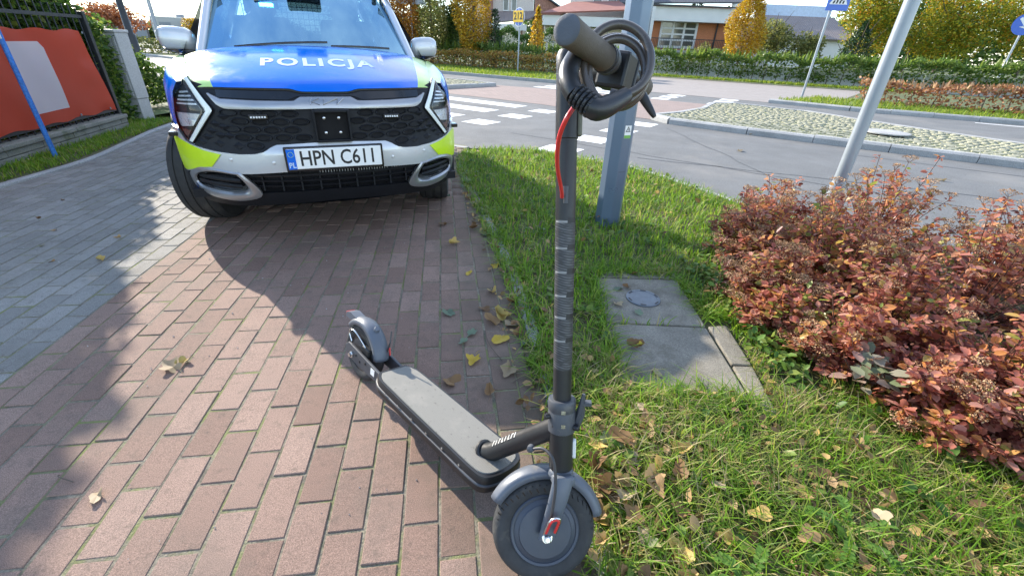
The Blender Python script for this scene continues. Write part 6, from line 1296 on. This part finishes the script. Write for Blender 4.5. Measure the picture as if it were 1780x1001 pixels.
# handlebar
GE = W2((.061, .6985, 1.222)); BC = W2((.1825, .8973, 1.1682)); bd = (BC - GE).normalized(); L_ = lambda t: GE + bd * t
mb = MB(); mb.tube([L_(.02), L_(.37)], .0165, 18); hb = mb.build('handlebar', k_body, sc_, 50)
mb = MB(); mb.lathe([(.0195, .0), (.0208, .0018), (.0212, .005), (.0205, .02), (.0201, .07), (.0205, .125), (.0212, .146), (.0212, .150)], GE, bd, 36); gr = mb.build('grip', k_grip, hb, 50)
mb = MB(); mb.lathe([(0, -.0034), (.012, -.0032), (.0178, -.0022), (.0200, .0)], GE, bd, 36); mb.build('grip_end', k_gripend, gr, 50)
mb = MB(); mb.lathe([(.0212, .150), (.0228, .151), (.0228, .156), (.0212, .157)], GE, bd, 36); mb.build('grip_ring', m_ink, gr, 40); mb = MB(); mb.lathe([(.0212, .157), (.0236, .158), (.0236, .171), (.021, .174), (.0165, .186)], GE, bd, 36); mb.build('grip_clamp', k_plas, gr, 40)
mb = MB(); u3 = Vector((0, 0, 1)); sx = bd.cross(u3).normalized(); u3 = sx.cross(bd).normalized(); rm = Matrix((bd, sx, u3)).transposed(); mb.box(L_(.222) - u3 * .006, (.05, .056, .062), rot=rm); mb.build('throttle_housing', k_body, hb, bevel=.006)
mb = MB(); mb.box(L_(.252) + sx * .012, (.007, .036, .058), rot=rm); mb.build('throttle_plate', k_plas, hb, bevel=.002)
mb = MB(); mb.tube([at_z(1.150), (at_z(1.165) + BC) / 2 + Vector((0, 0, -.008)), BC + bd * .0], [.0245, .026, .023], 18); mb.build('head_block', k_body, hb, 50)
mb = MB(); mb.tube([L_(.32), L_(.40)], .0205, 18); mb.build('far_grip', k_grip, hb, 50)
lv2 = [W2(p) for p in [(.2163, .9551, 1.1486), (.2365, .9444, 1.1294), (.2522, .9326, 1.1081), (.268, .9208, 1.0868)]]; mb = MB(); mb.tube(smooth_path(lv2, 5), [.011, .011, .0105, .010, .010, .0098, .0096, .0094, .009, .0086, .008, .0074, .0068, .006, .005, .004], 10); bl_ = mb.build('brake_lever', k_body, hb, 60)
mb = MB(); mb.box(W2((.229, .9279, 1.1306)), (.014, .012, .010)); mb.build('bell_button', k_red, bl_, bevel=.003)
mb = MB(); mb.tube([BC + bd * .09, W2((.2163, .9551, 1.1486))], .013, 10); mb.build('lever_mount', k_body, hb, 50)
# ------------------------------------------------------------------ cable lock hung on the handlebar
cl = empty('cable_lock', (.150, .780, 1.176)); tag(cl, 'coiled black cable lock with dial body hanging on the scooter handlebar', 'bicycle lock'); c0 = Vector((.150, .780, 1.176))
vx = Vector((.999, 0, .04)); vy = Vector((-.02, .485, .875)); vz = Vector((0, .875, -.485)); k_lock = mat('lock_cable_vinyl', (.07, .058, .05), .3, 0, .15, 20, coat=.3, bmp=.05, bs=90); k_lbody = mat('lock_body_black', (.02, .021, .024), .38, 0, .12, 15, bmp=.06, bs=200)
P_ = []
for i in range(100):
    t = i / 99; a = R(200) - t * R(1060); r_ = .0490 + .0060 * math.sin(t * 11.0) + .003 * t; P_.append(vx * (r_ * math.cos(a) * .96 + .003) + vy * (r_ * 1.12 * math.sin(a)) + vz * (.030 - .050 * t))
P_ = [Vector((.0863, .7848, 1.1976)) - c0] + P_[3:-3] + [Vector((.1612, .734, 1.1378)) - c0]
mb = MB(); mb.tube(smooth_path(P_, 3), .0072, 12); mb.build('cable', k_lock, cl, 70)
B_ = [Vector(p) - c0 for p in [(.0864, .7776, 1.1952), (.0768, .756, 1.1772), (.0726, .7392, 1.1616), (.0768, .7236, 1.1484), (.0864, .7122, 1.137), (.1068, .699, 1.125), (.1188, .6978, 1.122), (.1422, .7147, 1.1298), (.1632, .7344, 1.1388)]]
Bp = smooth_path(B_, 4); mb = MB(); mb.tube(Bp[:16], [.0112 + .0042 * min(1, i / 5) for i in range(16)], 18); mb.build('lock_end', k_lbody, cl, 50)
mb = MB(); k2 = Bp[20:]; mb.tube(k2, [.0166 - .005 * max(0, (i - len(k2) * .45) / (len(k2) * .55)) for i in range(len(k2))], 18); mb.build('lock_end', k_lbody, cl, 50)
dirb = (Bp[21] - Bp[15]); 
for k in range(5):
    a = Bp[15] + dirb * (k / 5); b = Bp[15] + dirb * ((k + .9) / 5); mb = MB(); mb.tube([a, a.lerp(b, .15), a.lerp(b, .85), b], [.0140, .0164, .0164, .0140], 12); dr = mb.build('dial_ring', k_lbody, cl, 20); mb = MB(); dz_ = (b - a).normalized(); n1 = dz_.orthogonal().normalized(); n2 = dz_.cross(n1)
    for j in range(10): q_ = (j + .5 * (k % 2)) * 2 * math.pi / 10; dd = n1 * math.cos(q_) + n2 * math.sin(q_); mb.box(a.lerp(b, .5) + dd * .0160, ((b - a).length * .66, .0075, .0034), rot=Matrix((dz_, dd.cross(dz_), dd)).transposed())
    mb.build('dial_knurl', k_lbody, dr, bevel=.001)
# ================================================================== FALLEN LEAVES AND LITTER
m_lit = leafmat('fallen_leaf', [(0, (.16, .085, .035)), (.35, (.27, .16, .07)), (.65, (.40, .27, .13)), (.85, (.52, .36, .10)), (1, (.20, .22, .10))], .25, .6, 'obj')
m_litg = leafmat('fallen_leaf_mass', [(0, (.13, .07, .03)), (.4, (.25, .15, .07)), (.75, (.40, .27, .13)), (1, (.50, .33, .10))], .25, .6)
m_liy = leafmat('fallen_leaf_yellow', [(0, (.50, .36, .06)), (1, (.62, .44, .05))], .3, .55, 'obj'); m_lip = leafmat('fallen_leaf_pale', [(0, (.34, .26, .16)), (1, (.44, .34, .21))], .25, .6, 'obj'); m_ligr = leafmat('fallen_leaf_grey_green', [(0, (.12, .17, .11)), (1, (.20, .26, .17))], .25, .6, 'obj')
def leaf_mesh(name, seed, m, curl=.3, lobes=5, pet=True):
    """curled autumn leaf: lobed outline, midrib fold, wavy rim and a stalk"""
    rd = random.Random(seed); n = 30; mb = MB(); rings = []
    for q in (0, .5, 1.0):
        row = []
        for k in range(n):
            a = 2 * math.pi * k / n; r_ = .5 * (1 + .20 * math.cos(lobes * a) + .06 * math.sin(11 * a + seed)) * (1.0 + .18 * math.cos(a)); x = r_ * math.cos(a) * q; y = r_ * math.sin(a) * q * .74; z = curl * (abs(y) * 1.0 + .7 * x * x) + .05 * q * math.sin(3 * a + seed) + .10 * q * math.sin(2 * a + seed * 2); row.append((x, y, z))
        rings.append(row + [row[0]])
    mb.grid(rings)
    if pet: mb.tube([(-.5, 0, .06), (-.75, .05, .10), (-.95, .14, .05)], [.012, .010, .008], 4)
    o = mb.build(name, m, None, 80); me = o.data; bpy.data.objects.remove(o); return me
meshes = {}
for nm, m, seeds in (('b', m_lit, 5), ('y', m_liy, 2), ('p', m_lip, 2), ('g', m_ligr, 2)):
    meshes[nm] = [leaf_mesh('fallen_leaf', 3 + i * 7 + ord(nm), m, .25 + .22 * i, 5 if i % 2 else 3) for i in range(seeds)]
def fall(x, y, size, k, lab, grp=None, z=.004):
    o = bpy.data.objects.new('fallen_leaf', random.choice(meshes[k])); C.objects.link(o); o.scale = (size, size, size * random.uniform(.7, 1.15)); o.rotation_euler = (random.uniform(-.25, .25), random.uniform(-.25, .25), random.uniform(0, 6.28)); o.location = (x, y, z + .02 * size); tag(o, lab, 'leaf', grp); return o
fall(-1.37, 1.372, .085, 'p', 'pale dry leaf lying alone in the middle of the sunlit red pavers'); fall(-1.355, 1.41, .05, 'b', 'small brown leaf curled against the lone pale leaf')
fall(-1.194, .80, .045, 'p', 'small pale leaf on the red pavers near the lower left corner')
fall(.563, 1.63, .075, 'b', 'brown leaf with curled edge on the left side of the lower slab', z=.016); fall(.600, 1.625, .03, 'y', 'bright yellow leaf fragment on the slab edge', z=.03); fall(.62, 1.44, .055, 'p', 'tan leaf lying on the sunlit lower slab', z=.016)
fall(.60, 2.17, .05, 'g', 'greenish leaf on the covered slab, farther one', z=.016); fall(.655, 2.20, .045, 'b', 'brown leaf at the top left of the covered slab', z=.016); fall(.565, 2.0, .06, 'p', 'pale shrivelled leaf at the left edge of the covered slab', z=.016); fall(.66, 1.92, .05, 'g', 'greenish leaf on the covered slab, nearer one', z=.016)
fall(-.155, 1.50, .075, 'y', 'yellow leaf lying alone on the shaded pavers behind the deck'); fall(.0, 1.44, .08, 'p', 'long tan leaf on the shaded pavers beside the stem')
E_G = 'fallen leaves along the path edge'
pts = [(-.10, 1.80), (-.06, 1.86), (-.03, 1.84), (-.12, 1.92), (.0, 1.78), (.04, 1.70), (-.18, 1.70), (-.22, 1.62), (-.05, 1.66), (.06, 1.62), (-.26, 2.32), (-.10, 2.42), (-.16, 2.78), (-.22, 2.92), (-.28, 3.05), (-.20, 3.2), (-.35, 3.35), (-.32, 3.6), (-.45, 3.9), (-.5, 4.1), (-.42, 3.75), (-.62, 3.82), (-.1, 2.1), (.0, 2.2), (.02, 2.0), (-.4, 2.75), (-.55, 3.1), (-.25, 1.35), (-.08, 1.30), (-.33, 1.86)]
for x, y in pts: fall(x + random.uniform(-.02, .02), y, random.uniform(.045, .085), random.choice('bbbbbbpgy'), 'small dry fallen leaf on the red pavers along the grass edge', E_G)
for x, y in [(-3.4, 2.9), (-3.1, 2.7), (-2.7, 2.26), (-2.95, 2.45), (-3.3, 2.35), (-2.6, 2.62), (-2.45, 2.3), (-3.6, 3.3), (-2.9, 2.1), (-3.05, 1.95), (-2.75, 1.9), (-3.3, 4.9), (-4.0, 5.2)]: fall(x, y, random.uniform(.03, .06), 'b', 'small dark leaf scrap on the shaded grey pavers', 'leaf scraps on the grey pavers')
for x, y in [(.30, 1.02), (.33, .95), (.29, .86), (.36, .84), (.32, .76), (.40, .98), (.27, .70), (.38, .72), (.34, 1.10), (.45, .66), (.31, .62), (.42, .58), (.50, 1.13), (.58, 1.02), (.55, .92), (.47, 1.05), (.52, .80), (.66, .88), (.75, .80), (.72, 1.0), (.85, .74), (.9, .88), (.62, .72), (1.02, .95), (1.08, .80), (.95, .66), (.80, .62), (1.18, .88), (.48, 1.2), (.66, 1.2), (1.2, 1.05), (.68, .58)]: fall(x, y, random.uniform(.035, .07), random.choice('bbbbbp'), 'crumpled brown fallen leaf in the grass near the front wheel', 'fallen leaves in the near grass', .035 + random.uniform(-.012, .02))
for k in range(34): fall(.27 + .26 * random.random() ** 1.4, .52 + .62 * random.random(), random.uniform(.035, .075), random.choice('bbbbbp'), 'crumpled brown fallen leaf in the grass near the front wheel', 'fallen leaves in the near grass', .03 + random.uniform(-.012, .025))
for x, y in [(4.05, 8.0), (3.2, 6.5), (4.4, 5.6), (5.0, 5.2)]: fall(x, y, .1, 'p', 'pale leaf lying on the asphalt near the traffic island', 'leaves on the road', -.004)
P = patchy(scatter([(a[0] - .10, a[1]) for a in kerb_l] + [(a[0] + .16, a[1]) for a in kerb_l[::-1]], 900), 4, .05, .8, 9); kind(leaves('leaf_litter', np.concatenate([P, .006 + .02 * rng.random((len(P), 1))], 1), .015 + .03 * rng.random(len(P)), m_litg, None, .7, .8), 'stuff', 'dry leaf crumbs caught along the path edge')
n_ = 420; P = camkeep(scatter(near_v, n_, slab_holes), 1.4, 60, 6); kind(leaves('leaf_litter', np.concatenate([P, .03 + .03 * rng.random((len(P), 1))], 1), .03 + .035 * rng.random(len(P)), m_litg, None, .7, .8), 'stuff', 'scattered small brown leaves in the verge grass')
P = scatter(front_poly, 1500, slab_holes); kind(leaves('leaf_litter', np.concatenate([P, .015 + .035 * rng.random((len(P), 1))], 1), .02 + .035 * rng.random(len(P)), m_litg, None, .6, .9), 'stuff', 'small leaf fragments among the near grass')
P = scatter([(1.25, 2.6), (1.15, 2.1), (1.3, 1.4), (1.5, 1.1), (2.6, .4), (2.6, 2.2)], 900); kind(leaves('leaf_litter', np.concatenate([P, .008 + .02 * rng.random((len(P), 1))], 1), .025 + .02 * rng.random(len(P)), m_litg, None, .8, .7), 'stuff', 'leaf litter on the soil under the red shrubs')
# twigs, grit
for i, (a, b, lab) in enumerate([((-.12, 1.72), (-.03, 1.50), 'thin curved twig on the shaded pavers behind the scooter'), ((.02, 1.36), (.13, 1.42), 'short twig near the foot of the scooter stem'), ((-1.36, .86), (-1.30, .84), 'short twig beside the small pale leaf')]):
    mb = MB(); mb.tube(smooth_path([(*a, .006), ((a[0] + b[0]) / 2 - .02, (a[1] + b[1]) / 2, .012), (*b, .005)], 5), .0018, 5); tag(mb.build('twig', m_bark), lab, 'twig')
gp_ = scatter([(-3.5, .5), (-.1, .5), (-.4, 4), (-3.6, 4)], 300); n_ = len(gp_); s_ = .0015 + .003 * rng.random(n_) ** 2; T = np.array([(1, 0, -.5), (-.5, .87, -.5), (-.5, -.87, -.5), (0, 0, .9)]); kind(raw('grit', (np.concatenate([gp_, np.full((n_, 1), .003)], 1)[:, None] + T[None] * s_[:, None, None]).reshape(-1, 3), (np.array([(0, 1, 3), (1, 2, 3), (2, 0, 3)])[None] + (np.arange(n_) * 4)[:, None, None]).reshape(-1, 3), m_kerb), 'stuff', 'specks of grit on the paving')
